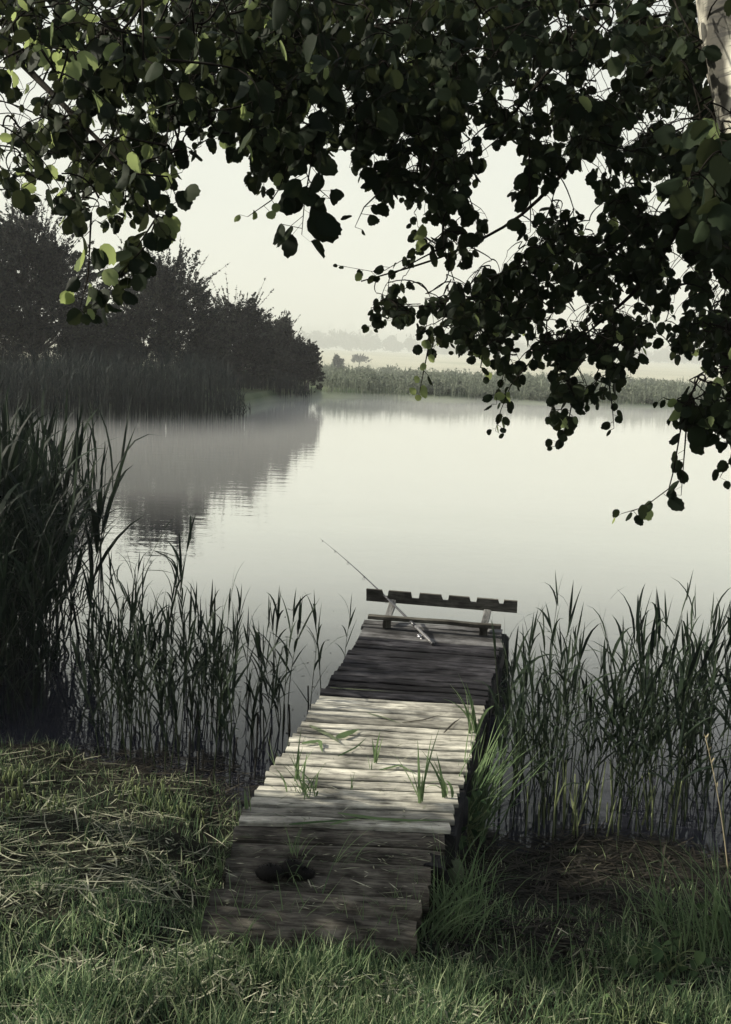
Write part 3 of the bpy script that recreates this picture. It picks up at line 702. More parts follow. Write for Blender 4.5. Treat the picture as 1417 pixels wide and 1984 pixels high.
# ------------------------------------------------------------------ far reed beds and shore vegetation
def reedbed(poly, n, h0, h1, name, label, mat='bluereed', w=.03, tuft=0):
    xs = [p_[0] for p_ in poly]; ys_ = [p_[1] for p_ in poly]
    x = rng.uniform(min(xs), max(xs), n*4); y = rng.uniform(min(ys_), max(ys_), n*4); k = inpoly(x, y, poly); x, y = x[k][:n], y[k][:n]
    x = x+rng.normal(0, .18, len(x)); z = np.maximum(ground_h(x, y), 0)
    if name == 'reed_bed':
        xe = np.interp(y, [33, 36.6, 38, 42, 46, 57, 61, 66], [-9, -5.5, -4.9, -5.2, -8, -4.2, -3.7, -4.2]); tp = np.clip(.45+(xe-x)*.75+rng.normal(0, .12, len(x)), .3, 1)
    else: tp = 1.
    hh = rng.uniform(h0, h1, len(x))*(1+(.28 if h1 > 1.65 else .75)*snoise(x, y, .9, 17)+.12*snoise(x, y, 3, 18))*tp; mb = MB()
    blades(mb, np.stack([x, y, z], 1), hh, np.full(len(x), w), rng.uniform(0, 6.28, len(x)), rng.uniform(0, .08, len(x)), rng.uniform(.05, .3, len(x)), 4)
    m_ = len(x)*3; ii = rng.integers(0, len(x), m_)
    blades(mb, np.stack([x[ii], y[ii], z[ii]+hh[ii]*rng.uniform(.25, .9, m_)], 1), rng.uniform(.25, .6, m_)*h1/2.3, np.full(m_, w*1.1), rng.uniform(0, 6.28, m_), rng.uniform(.2, .7, m_), rng.uniform(.2, 1.5, m_), 4)
    return tag(mb.build(name, mat), label, 'reeds', kind='stuff')
reedbed([(-22, 34.2), (-10, 33), (-5.6, 36.6), (-4.9, 38), (-5.3, 42), (-9, 46), (-22, 46)], 5200, 1.9, 2.5, 'reed_bed', 'broad dark reed bed standing in the water below the bank trees')
reedbed([(-10, 57), (-4.2, 58), (-3.7, 61), (-4.2, 65), (-10, 66)], 1100, 1.0, 1.6, 'reed_bed', 'smaller lower reed bed at the foot of the last bank tree', w=.045)
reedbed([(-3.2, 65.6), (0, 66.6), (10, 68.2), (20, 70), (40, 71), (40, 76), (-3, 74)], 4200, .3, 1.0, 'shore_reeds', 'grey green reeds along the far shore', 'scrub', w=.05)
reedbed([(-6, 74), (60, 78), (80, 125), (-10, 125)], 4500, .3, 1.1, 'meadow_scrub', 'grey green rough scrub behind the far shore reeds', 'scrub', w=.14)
# ------------------------------------------------------------------ trees on the left bank
def crown_leaves(mb, C, Rr, n_shoot, per, ls, seed, up=.45, rmin=.25, lm=1., sc=1.):
    q = np.random.default_rng(seed)
    d = nrm(q.normal(0, 1, (n_shoot, 3))*np.array([1, 1, .9])); d[:, 2] = np.where(d[:, 2] < -.8, -d[:, 2], d[:, 2])
    rad = q.uniform(rmin, 1, n_shoot)**.6
    lump_ = 1+.22*np.sin(d[:, 0]*5+seed)+.18*np.sin(d[:, 2]*7+d[:, 1]*4+seed*2)
    wz = (1.08-.32*(d[:, 2]*rad+.3))[:, None]; S = C+d*rad[:, None]*lump_[:, None]*np.array(Rr)*.82*np.concatenate([wz, wz, np.ones_like(wz)], 1)
    dirv = nrm(d*np.array([1, 1, .4])+np.array([0, 0, up])+q.normal(0, .25, (n_shoot, 3)))
    L_ = q.uniform(.3, 1.3, n_shoot)**1.3*Rr[0]*.34*lm
    t = q.uniform(0, 1, (n_shoot, per))
    P = S[:, None]+dirv[:, None]*(t*L_[:, None])[..., None]+q.normal(0, 1, (n_shoot, per, 3))*(ls*sc*(1.15-t))[..., None]
    P = P.reshape(-1, 3); n = len(P)
    a = nrm(q.normal(0, 1, (n, 3))+np.repeat(dirv, per, 0)*.8); b_ = nrm(np.cross(a, q.normal(0, 1, (n, 3))))
    l = q.uniform(.6, 1.3, n)[:, None]*ls
    V = np.stack([P-a*l, P+b_*l*.38, P+a*l, P-b_*l*.38], 1).reshape(-1, 3)
    mb.add(V, np.arange(n*4).reshape(n, 4))
    return S, dirv, L_
def bank_tree(px, Y, ztop, halfw, seed, label, n=420, per=46, ls=.10, lean=0.):
    bx = at_y(px, 720, Y)[0]; zb = float(ground_h(np.array(bx), np.array(Y)))
    root = tag(empty('tree', (bx, Y, zb)), label, 'tree', 'trees in a row on the left bank')
    ht = ztop-zb; C = np.array([bx+lean, Y, zb+ht*.47]); mb = MB()
    S, dv, L_ = crown_leaves(mb, C, (halfw, halfw*.9, ht*.50), n, per, ls, seed)
    S2, dv2, L2 = crown_leaves(mb, C, (halfw, halfw*.9, ht*.50), int(n*.16), 20, ls*.85, seed+50, .75, .9, 1.9, .5)
    kid(mb, 'crown', 'treeleaf', root)
    mt = MB(); q = np.random.default_rng(seed)
    fork = np.array([bx+lean*.3, Y, zb+ht*.2])
    tube(mt, [(bx, Y, zb-.2), (bx+.05, Y, zb+ht*.1), fork], [halfw*.075, halfw*.06, halfw*.055], 8)
    kid(mt, 'trunk', 'bark', root)
    ml = MB()
    for k in range(24):
        e = S[q.integers(0, len(S))]; mid = lerp(fork, e, .5)+np.array([0, 0, .12*ht*q.uniform(-.2, 1)])
        t = np.linspace(0, 1, 6)[:, None]; cv = fork*(1-t)**2+2*mid*t*(1-t)+e*t*t
        tube(ml, cv, np.linspace(halfw*.03, halfw*.006, 6), 4)
    for k in range(len(S2)): tube(ml, [S2[k]-dv2[k]*.2, S2[k]+dv2[k]*L2[k]*1.05], [.016, .005], 3)
    for k in range(0, len(S), 2): tube(ml, [S[k]-dv[k]*.2, S[k]+dv[k]*L_[k]*1.08], [.014, .005], 3)
    kid(ml, 'limbs', 'bark', root)
    return root
def zat(px, py, Y): return at_y(px, py, Y)[2]
bank_tree(70, 46, zat(62, 396, 46), 3.2, 3, 'biggest bank tree at the left edge, dark rounded crown behind the reed bed', n=980, lean=-.2)
bank_tree(-90, 44, zat(-90, 360, 44), 3.2, 9, 'bank tree cut off by the left picture edge beside the biggest one', n=420)
bank_tree(312, 51, zat(312, 482, 51), 2.75, 4, 'second tallest bank tree, spiky crown right of the biggest one', n=860)
bank_tree(462, 57, zat(462, 566, 57), 2.1, 5, 'bank tree with sparse upright top shoots, third along the bank', n=700)
bank_tree(538, 62, zat(538, 612, 62), 1.5, 6, 'smallest bank tree, last in the row where the bank meets open water', n=620)
bank_tree(592, 63, zat(592, 654, 63), .95, 23, 'low rounded bush at the tip of the bank, right of the last tree', n=240)
bank_tree(405, 55, zat(405, 640, 55), 1.6, 14, 'low bushy tree filling the gap between the second and third bank trees', n=460)
bank_tree(180, 50, zat(190, 575, 50), 1.8, 15, 'low dark tree filling the gap right of the biggest bank tree', n=520)
# low mounded scrub on the far shore
mb = MB(); q = np.random.default_rng(404)
for k in range(230):
    y = 69.5+q.uniform(0, 1)**1.5*50; x = q.uniform(-3.5, 22)*y/68
    if y < float(far_shore(np.array(x)))+1.2: continue
    w_ = q.uniform(.5, 1.7); h_ = q.uniform(.3, 1.0)*(1 if y < 85 else 1.25)
    crown_leaves(mb, np.array([x, y, float(ground_h(np.array(x), np.array(y)))+h_*.42]), (w_, w_*.8, h_*.5), 40, 14, .11, int(q.integers(1, 9999)), sc=.8)
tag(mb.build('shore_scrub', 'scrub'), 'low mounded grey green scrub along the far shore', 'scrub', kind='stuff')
# far things
def bush(px, py, Y, w, h, seed, label):
    P = at_y(px, py, Y); P[2] = float(ground_h(np.array(P[0]), np.array(Y))); mb = MB()
    root = tag(empty('bush', P), label, 'bush')
    crown_leaves(mb, P+np.array([0, 0, h*.55]), (w, w, h*.5), 90, 22, .16, seed); kid(mb, 'foliage', 'treeleaf', root)
    mt = MB(); tube(mt, [P-[0, 0, .2], P+[0, 0, h*.5]], [.12, .06], 5); kid(mt, 'trunk', 'bark', root)
bush(654, 698, 128, .75, 2.0, 41, 'dark upright bush alone in the far meadow right of the bank trees')
bush(697, 692, 190, 1.7, 1.5, 42, 'low wide bush in the far field right of the upright bush')
mb = MB(); P = at_z(597, 730, .55); P = at_y(597, 742, 64); P[2] = .1
tube(mb, [P, P+[.02, 0, 1.25]], [.09, .08], 8); tube(mb, [P+[.02, 0, 1.25], P+[.02, 0, 1.3]], [.08, .05], 8)
tag(mb.build('post', 'post'), 'old wooden post at the water edge under the last bank tree', 'post')
# woods in the haze
def woods(Y, x0, x1, n, hmin, hmax, ls, seed, name, label):
    mb = MB(); q = np.random.default_rng(seed)
    for k in range(n):
        x = q.uniform(x0, x1); y = Y+q.uniform(-Y*.06, Y*.06); g = float(ground_h(np.array(x), np.array(y))); h = q.uniform(hmin, hmax)*(1+.35*float(snoise(np.array(x), np.array(0.), .02, seed)))
        crown_leaves(mb, np.array([x, y, g+h*.5]), (h*.45, h*.4, h*.5), 26, 10, ls, int(q.integers(1, 9999)))
    tag(mb.build(name, 'treeleaf'), label, 'woods', kind='stuff')
woods(560, -90, 260, 210, 5, 10, 1.0, 51, 'far_woods', 'pale hazy line of trees beyond the fields')
woods(1150, -260, 560, 320, 9, 17, 2.0, 52, 'distant_woods', 'very faint wooded ridge on the horizon')

# ------------------------------------------------------------------ grass, straw, stubble on the near bank
deckpoly = [tuple(q[:2]) for q in (at_z(395, 1790, .37), NL, FL, FR, NR, at_z(810, 1812, .37))]
n = 150000
y = rng.uniform(2.2, 6.7, n); x = rng.uniform(-1, 1, n)*(.42*y+.5)
ne = 60000; y = np.concatenate([y, rng.uniform(.6, 6.7, ne)]); x = np.concatenate([x, rng.uniform(-4.6, 4.4, ne)]); n += ne
sh = near_shore(x); keep = (y < sh-.02) & ~inpoly(x, y, deckpoly)
dens = .56+.55*snoise(x, y, 3.2, 61)+.5*snoise(x, y, 9, 62)
mud = np.clip((y-4.15)/.35, 0, 1)*np.clip((x-.25)/.15, 0, 1)               # trampled debris right of the pier
hay = np.clip((y-4.3)/.4, 0, 1)*np.clip((-x-.35)/.2, 0, 1)
dens = dens*(1-.93*mud)*(1-.72*hay)*np.where((np.abs(x+.1) < .5) & (y > 3.75), .5, 1)
keep &= rng.uniform(0, 1, n) < dens
x, y = x[keep], y[keep]; z = ground_h(x, y)-.005
mb = MB(); n = len(x)
L_ = rng.gamma(5, .015, n)*(1+.6*snoise(x, y, 2.3, 63)+.7*snoise(x, y, 9, 62))*np.where(y < 3.9, 1.1, .85); L_ = np.clip(L_, .02, .2)
blades(mb, np.stack([x, y, z], 1), L_, rng.uniform(.003, .0085, n), rng.uniform(0, 6.28, n), np.abs(rng.normal(.3, .4, n)), rng.uniform(0, 1.5, n), 4)
tag(mb.build('grass', 'grass'), 'short ragged green grass covering the bank', 'grass', kind='stuff')
def lying(mb, x, y, L0, L1, w, zoff=.012, tilt=.12):
    n = len(x); a = rng.normal(0, .75, n)+np.where(rng.uniform(0, 1, n) < .25, PI/2, 0); L_ = rng.uniform(L0, L1, n)
    t = np.linspace(-.5, .5, 4); cu = rng.normal(0, .12, n)
    d = np.stack([np.cos(a), np.sin(a), rng.normal(0, tilt, n)], 1); e = np.stack([-np.sin(a), np.cos(a), np.zeros(n)], 1)
    c = np.stack([x, y, np.maximum(ground_h(x, y), .005)+rng.uniform(.003, zoff, n)], 1)
    P = c[:, None]+d[:, None]*(t[None]*L_[:, None])[..., None]+e[:, None]*((t**2)[None]*cu[:, None]*L_[:, None])[..., None]
    P[..., 2] -= .14*(P[..., 1]-c[:, None, 1])*.9
    ribbons(mb, P, (e*rng.uniform(.5, 1.4, n)[:, None]*w)[:, None]*np.array([.7, 1, 1, .5])[None, :, None]+np.zeros((1, 4, 1)))
mb = MB(); n = 3600
y = rng.uniform(3.0, 6.3, n); x = rng.uniform(-2.6, .3, n); k = (y < near_shore(x)-.05) & ~inpoly(x, y, deckpoly) & (rng.uniform(0, 1, n) < np.where(y > 4.2, 1, .35)*(.45+.6*(snoise(x, y, 2.8, 71) > -.1)))
lying(mb, x[k], y[k], .05, .32, .0032, .045)
n = 1100; y = rng.uniform(2.6, 4.2, n); x = rng.uniform(-1.6, 1.8, n); k = ~inpoly(x, y, deckpoly); lying(mb, x[k], y[k], .03, .12, .0022, .04, .25)
n = 16000; y = rng.uniform(2.3, 4.9, n); x = rng.uniform(-1, 1, n)*(.42*y+.4); q_ = snoise(x, y, 4.2, 75)+.5*snoise(x, y, 11, 76)
k = (q_ > .12) & ~inpoly(x, y, deckpoly) & ((x < .35) | (y < 3.95)); lying(mb, x[k], y[k], .02, .09, .0030, .07, .35)
tag(mb.build('cut_straw', 'straw'), 'pale cut reed straw strewn over the bank left of the pier', 'straw', kind='stuff')
mb = MB(); n = 3800
y = rng.uniform(3.95, 5.6, n); x = rng.uniform(.3, 3.0, n); k = (y < near_shore(x)+.06) & ~inpoly(x, y, deckpoly); lying(mb, x[k], y[k], .04, .3, .0045, .03)
n = 2600; y = rng.uniform(5.2, 6.5, n); x = rng.uniform(-3, -.2, n); k = (np.abs(y-near_shore(x)) < .45) & ~inpoly(x, y, deckpoly); lying(mb, x[k], y[k], .04, .3, .004, .03)  # dark strip on the left stands in for the thicket's shade
tag(mb.build('rot_and_shade_debris', 'darkstraw'), 'rotting reed debris along the waterline, left strip dark in place of thicket shade', 'debris', kind='stuff')
mb = MB()
n = 420; xx = rng.uniform(0, 470, n); yy = rng.uniform(1500, 1600, n)
for a, b_ in zip(xx, yy):
    if snoise(np.array(a), np.array(b_), .03, 81) < -.05 or rng.uniform() < .35: continue
    P = at_z(a, b_, .12); P[2] = float(ground_h(np.array(P[0]), np.array(P[1])))
    if inpoly(P[0], P[1], deckpoly) or P[1] > near_shore(P[0]): continue
    hh = rng.uniform(.03, .085); d = np.array([rng.normal(0, .2), rng.normal(0, .2), 1])*hh
    tube(mb, [P-d*.2, P+d*.6, P+d], rng.uniform(.0035, .006), 6)
tag(mb.build('reed_stubble', 'stub'), 'pale green stubble of mown reeds on the left bank', 'stubble', kind='stuff')

# ------------------------------------------------------------------ tufts and single plants
def tuft(px, py, z, n, L0, L1, sp, w, label, mat='tuft', lean=.25, curve=.8, name='grass_tuft', daz=None, cat='grass tuft'):
    P = at_z(px, py, z); P[2] = z if z > .38 else max(float(ground_h(np.array(P[0]), np.array(P[1]))), -.02)
    b_ = np.zeros((n, 3)); b_[:, :2] = rng.normal(0, sp, (n, 2)); mb = MB()
    az = rng.uniform(0, 6.28, n) if daz is None else rng.normal(daz, .8, n)
    blades(mb, b_, rng.uniform(L0, L1, n), rng.uniform(.6, 1.2, n)*w, az, np.abs(rng.normal(lean, .18, n)), rng.uniform(.1, 1.5, n)*curve, 7)
    o = mb.build(name, mat); o.location = P
    return tag(o, label, cat)
tuft(898, 1600, .1, 70, .35, .75, .06, .015, 'tallest bright grass tuft growing against the right pier edge', daz=.3, lean=.3, curve=.8)
tuft(912, 1575, .1, 34, .45, .85, .05, .018, 'broad bladed reed grass behind the tallest tuft, right of pale planks', daz=.2, lean=.25, curve=.5)
tuft(845, 1790, .25, 90, .12, .4, .06, .008, 'bushy grass tuft at the right end of the lowest log', daz=0, lean=.4, curve=1.)
tuft(900, 1765, .25, 60, .12, .36, .07, .008, 'loose grass tuft just right of the bushy one beside the logs', lean=.45, curve=1.)
tuft(800, 1795, .3, 26, .12, .3, .03, .007, 'small grass tuft overlapping the right end of the lowest log', daz=PI/2*1.2, lean=.3)
tuft(500, 1800, .3, 24, .08, .24, .05, .006, 'thin grass tuft in front of the lowest log near the bundle', lean=.3)
tuft(640, 1815, .3, 46, .07, .2, .09, .005, 'wiry grass tuft in front of the middle of the lowest log', lean=.5, curve=.8)
tuft(440, 1725, .3, 60, .06, .2, .06, .007, 'leafy grass tuft at the left end of the logs', lean=.3)
tuft(430, 1640, .3, 50, .06, .2, .06, .007, 'leafy grass tuft left of the first grey sleeper', lean=.3)
tuft(1390, 1800, .3, 110, .2, .62, .09, .010, 'big arching grass tuft at the right picture edge', daz=2.6, lean=.25, curve=1.)
tuft(1300, 1760, .3, 60, .15, .45, .07, .008, 'arching grass tuft left of the big one on the right bank', daz=2.8, lean=.3, curve=1.1)
tuft(1180, 1830, .3, 70, .06, .2, .12, .006, 'low grass tuft at the front edge of the dark debris patch', lean=.3)
tuft(1050, 1840, .3, 50, .06, .24, .1, .006, 'grass tuft with one long bent blade below the debris patch', lean=.35)
tuft(575, 1700, .40, 8, .1, .22, .03, .006, 'few bent grass blades growing between the logs above the bundle', lean=.4, curve=1.3)
tuft(575, 1655, .40, 12, .08, .2, .02, .006, 'upright grass sprouts between sleeper and first log', lean=.15, curve=.6)
tuft(655, 1680, .40, 9, .12, .3, .03, .006, 'arching grass blades growing through the middle logs', daz=.2, lean=.5, curve=1.4)
tuft(590, 1540, .425, 22, .08, .24, .03, .014, 'leafy sprout growing through the pale planks near the left edge', lean=.35, curve=.9)
tuft(575, 1510, .425, 7, .14, .3, .012, .016, 'upright reed sprout on the pale planks behind the leafy sprout', lean=.08, curve=.2)
tuft(815, 1555, .425, 7, .16, .42, .008, .02, 'tall spear-like sprout growing through the pale planks on the right', lean=.15, curve=.25)
tuft(727, 1478, .425, 4, .14, .25, .006, .018, 'single upright sprout in the middle of the pale planks', lean=.05, curve=.1)
tuft(718, 1492, .425, 2, .06, .1, .005, .01, 'tiny sprout just below the single upright one on the planks', lean=.05, curve=.1)
tuft(680, 1530, .425, 3, .06, .12, .006, .01, 'short stub sprout on the planks between the two taller ones', lean=.1, curve=.2)
tuft(868, 1545, .42, 9, .16, .3, .014, .017, 'hooked reed blades standing at the right plank edge', daz=PI, lean=.1, curve=2.2)
tuft(478, 1575, .40, 8, .08, .22, .015, .011, 'blades leaning beside the left edge of the pale planks', daz=PI, lean=.15, curve=.4)
tuft(920, 1425, .40, 10, .26, .42, .02, .024, 'broad drooping reed leaves hanging over the right plank edge', mat='tuft', daz=PI, lean=.1, curve=2.4)
tuft(560, 1480, .3, 16, .25, .5, .03, .016, 'green reed blades leaning along the left edge of the pale planks', daz=1.2, lean=.2, curve=.3)
for q, (x, y, n_, L_, lb) in enumerate(((415, 1800, 40, .2, 'grass tuft at the left corner of the lowest log'), (470, 1812, 30, .16, 'short grass tuft below the lowest log left of the thin tuft'), (560, 1815, 34, .2, 'seedy grass tuft below the lowest log under the bundle'),
        (600, 1800, 14, .28, 'sparse tall blades in front of the lowest log, left of the wiry tuft'), (700, 1822, 40, .2, 'grass tuft below the lowest log right of the wiry tuft'), (755, 1826, 26, .24, 'grass tuft below the right third of the lowest log'),
        (930, 1700, 40, .34, 'grass tuft beside the dark debris behind the loose tuft'), (875, 1720, 46, .32, 'dense grass tuft hiding the right ends of the middle logs'))):
    tuft(x, y-6, .3, n_, L_*.5, L_*1.5, .06, .0075, lb, lean=.35, curve=1.)
# leaves and twigs lying on the deck
def fallen(pts, w, mat, label, z=.428, cat='fallen blade', name='fallen_blade'):
    P = np.array([at_z(a, b_, z+.006*(q % 2)) for q, (a, b_) in enumerate(pts)])
    t = np.linspace(0, 1, 12); s = np.linspace(0, 1, len(P)); C_ = np.stack([np.interp(t, s, P[:, c]) for c in range(3)], 1)
    d = nrm(np.gradient(C_, axis=0)); e = np.stack([-d[:, 1], d[:, 0], np.full(12, .25)], 1)
    wp = np.interp(t, [0, .2, .6, 1], [.4, 1, .8, .05])*w/2
    mb = MB(); ribbons(mb, C_[None], (e*wp[:, None])[None])
    return tag(mb.build(name, mat), label, cat)
fallen([(655, 1575), (730, 1586), (800, 1590), (872, 1588)], .022, 'tuft', 'long green reed blade lying across the lowest pale planks')
fallen([(560, 1597), (620, 1592), (690, 1588)], .018, 'weed', 'short green blade lying left of the long one on the planks')
fallen([(640, 1598), (668, 1590), (705, 1584)], .016, 'tuft', 'green blade lying slanted under the long blade')
fallen([(712, 1381), (745, 1390), (778, 1402)], .012, 'straw', 'pale twig lying on the upper pale planks')
fallen([(780, 1400), (820, 1395), (860, 1383)], .012, 'darkstraw', 'dark curved twig touching the pale twig on the planks')
fallen([(600, 1405), (640, 1425), (660, 1440)], .03, 'straw', 'dry crumpled leaf lying near the left plank edge')
fallen([(652, 1430), (675, 1420), (697, 1412)], .05, 'tuft', 'broad folded green leaf lying on the pale planks')
fallen([(585, 1440), (620, 1435), (625, 1458)], .03, 'tuft', 'folded green leaf at the left edge of the pale planks')
fallen([(655, 1465), (690, 1448), (712, 1428)], .012, 'weed', 'thin green blade lying slanted on the pale planks')
fallen([(735, 1492), (775, 1482), (808, 1500)], .014, 'tuft', 'bent green blade lying left of the spear-like sprout')
fallen([(640, 1332), (700, 1336), (765, 1340)], .008, 'straw', 'thin straw lying on the dark planks')
fallen([(860, 1420), (880, 1400), (895, 1390)], .012, 'darkstraw', 'dark twig near the right edge of the pale planks')
mb = MB()
for q in range(620):
    x, y = rng.uniform(430, 860), rng.uniform(1400, 1760)
    if rng.uniform() > (y-1350)/350: continue
    z = .426 if y < 1600 else np.interp(y, [1600, 1640, 1780], [.412, .41, .395])
    P = at_z(x, y, z); a = rng.normal(0, .6); L_ = rng.uniform(.004, .022) if rng.uniform() < .75 else rng.uniform(.02, .07); d = np.array([math.cos(a), math.sin(a), rng.normal(0, .05)])*L_; e = np.array([-d[1], d[0], 0])/L_*rng.uniform(.0012, .004)
    if inpoly(P[0], P[1], deckpoly): mb.add([P-d, P+e, P+d, P-e], np.array([[0, 1, 2, 3]]))
tag(mb.build('deck_litter', 'straw'), 'bits of straw and chaff scattered over the planks and logs', 'litter', kind='stuff')
# broad-leaved weeds
def heartleaf(mb, P, az, tilt, L_):
    t = np.linspace(0, 2*PI, 13)[:-1]
    yy = np.array([0, .02, .2, .45, .7, .9, 1.05, .9, .7, .45, .2, .02])*L_; xx = np.array([0, .22, .42, .44, .34, .16, 0, -.16, -.34, -.44, -.42, -.22])*L_
    zz = -np.abs(xx)*-.35-(yy/L_)**2*L_*.35
    l = np.stack([xx, yy*math.cos(tilt)+zz*math.sin(tilt), zz*math.cos(tilt)-yy*math.sin(tilt)], 1)
    c, s_ = math.cos(az), math.sin(az); l = np.stack([l[:, 0]*c-l[:, 1]*s_, l[:, 0]*s_+l[:, 1]*c, l[:, 2]], 1)
    ctr = l.mean(0)*1.0+np.array([0, 0, -.04*L_])
    V = np.concatenate([l, ctr[None]])+P; n = 12
    mb.add(V, np.array([[q, (q+1) % n, n] for q in range(n)]))
def weed(px, py, z, n, h, sp, L_, label):
    P = at_z(px, py, z); P[2] = max(float(ground_h(np.array(P[0]), np.array(P[1]))), 0); root = tag(empty('weed', P), label, 'weed')
    mb, mt = MB(), MB()
    for q in range(n):
        b_ = P+[random.gauss(0, sp*.4), random.gauss(0, sp*.4), 0]; e = P+[random.gauss(0, sp), random.gauss(0, sp), h*random.uniform(.35, 1)]
        tube(mt, [b_, lerp(b_, e, .6)+[0, 0, .03], e], [.003, .0025, .0015], 4); heartleaf(mb, e, random.uniform(0, 6.28), random.uniform(-.2, .9), L_*random.uniform(.6, 1.2))
    kid(mb, 'leaves', 'weed', root); kid(mt, 'stalks', 'stub', root)
random.seed(77)
weed(893, 1625, .1, 46, .34, .09, .055, 'leafy green weed with heart-shaped leaves under the right pier edge')
weed(868, 1650, .1, 20, .26, .05, .05, 'small leafy weed poking up at the corner of the first log')
weed(1300, 1850, .3, 22, .12, .10, .06, 'broad-leaved dock plant in the grass at the lower right')
weed(1400, 1780, .3, 12, .2, .08, .06, 'broad-leaved weed inside the big tuft at the right edge')
weed(1235, 1950, .45, 12, .05, .10, .045, 'low flat-leaved weed in the grass at the bottom right')
mb = MB(); n = 0
while n < 520:
    y = rng.uniform(2.5, 4.1); x = rng.uniform(-1, 1)*(.42*y+.3)
    if snoise(np.array(x), np.array(y), 3.4, 95) < .12 or inpoly(x, y, deckpoly): continue
    heartleaf(mb, np.array([x, y, float(ground_h(np.array(x), np.array(y)))+rng.uniform(.02, .06)]), rng.uniform(0, 6.28), rng.uniform(-.3, .8), rng.uniform(.012, .034)); n += 1
tag(mb.build('ground_weeds', 'weed'), 'small broad leaved weeds mixed into the bank grass', 'weeds', kind='stuff')
# dry seed stalk at the right
P = at_z(1412, 1700, .1); rt = tag(empty('grass_stalk', P), 'single dry pale grass stalk with a nodding seed head at right', 'grass stalk')
T = at_y(1368, 1432, P[1]); mb = MB(); t = np.linspace(0, 1, 12)[:, None]; C1 = at_y(1400, 1560, P[1]); cv = P*(1-t)**2+2*C1*t*(1-t)+T*t*t; tube(mb, cv, np.linspace(.0035, .002, 12), 5); kid(mb, 'stem', 'husk', rt)
mb = MB()
for q in range(7, 12):
    for s_ in range(2): leaf_blade(mb, cv[q], random.uniform(0, 6.28), .3, random.uniform(.5, 1.), .035, .009, 4)
kid(mb, 'seed_head', 'husk', rt)
# clod of pale roots under the pier edge
mb = MB(); lump(mb, at_z(872, 1690, .18), .07, .06, .08, 91); tag(mb.build('clod', 'straw'), 'pale clod of dry roots under the right end of the logs', 'clod')

# ------------------------------------------------------------------ overhanging aspen trees
TEMPL = []
na = 22
for q in range(5):
    a = np.linspace(0, 2*PI, na+1)[:-1]
    rr_ = 1+.036*np.cos(a*11)+.04*np.sin(a*2+q*1.7)+rng.normal(0, .03, na)
    X_ = np.sin(a)*.5*rr_; Y_ = (.5-np.cos(a)*.52*rr_); Y_[0] += .0
    Y_ = np.where(np.abs(a-PI) < .3, Y_+.07, Y_)
    TEMPL.append((X_, Y_))
def aspen_leaves(mb, P, dirv, nor, size):
    """P stalk ends, dirv the way the blade hangs, nor its facing; each leaf slightly folded and cupped"""
    n = len(P); d = nrm(dirv); s_ = nrm(np.cross(d, nor)); w = np.cross(s_, d)
    V = np.zeros((n, na+1, 3))
    fold = rng.uniform(-.1, .55, n); cup = rng.uniform(-.35, .35, n)
    ti = rng.integers(0, len(TEMPL), n); TX = np.array([t_[0] for t_ in TEMPL])[ti]; TY = np.array([t_[1] for t_ in TEMPL])[ti]
    TZ = -np.abs(TX)*fold[:, None]+cup[:, None]*(TY-.5)**2
    wid = rng.uniform(.8, 1.05, n)[:, None]
    sz = size[:, None, None]
    V[:, :na] = P[:, None]+sz*(TX*wid)[..., None]*s_[:, None]+sz*TY[..., None]*d[:, None]+sz*TZ[..., None]*w[:, None]
    V[:, na] = P+size[:, None]*.5*d
    b_ = (np.arange(n)*(na+1))[:, None]
    i_ = np.arange(na); f = np.stack([i_, (i_+1) % na, np.full(na, na)], -1)
    mb.add(V.reshape(-1, 3), (b_[:, :, None]+f[None]).reshape(-1, 3))
class Limb:
    def __init__(s, pts, r0, r1):
        p_ = np.array(pts, float); t = np.linspace(0, 1, 24); k = len(p_)
        # smooth through points
        q = np.linspace(0, 1, k); s.P = np.stack([np.interp(t, q, p_[:, c]) for c in range(3)], 1)
        for _ in range(3): s.P[1:-1] = (s.P[:-2]+2*s.P[1:-1]+s.P[2:])/4
        s.r = np.linspace(r0, r1, 24); s.N = s.P.copy(); s.lv = MB(); s.tw = MB(); s.pale = None; s.cnt = 0
def tree(name, label, trunk, tr, limbs, mat):
    root = tag(empty(name, trunk[0]), label, 'tree')
    mb = MB(); p_ = np.array(trunk, float); t = np.linspace(0, 1, 16); q = np.linspace(0, 1, len(p_)); P_ = np.stack([np.interp(t, q, p_[:, c]) for c in range(3)], 1)
    for _ in range(3): P_[1:-1] = (P_[:-2]+2*P_[1:-1]+P_[2:])/4
    tube(mb, P_, np.linspace(tr[0], tr[1], 16)*(1+rng.normal(0, .02, 16)), 16); kid(mb, 'trunk', mat, root)
    return root
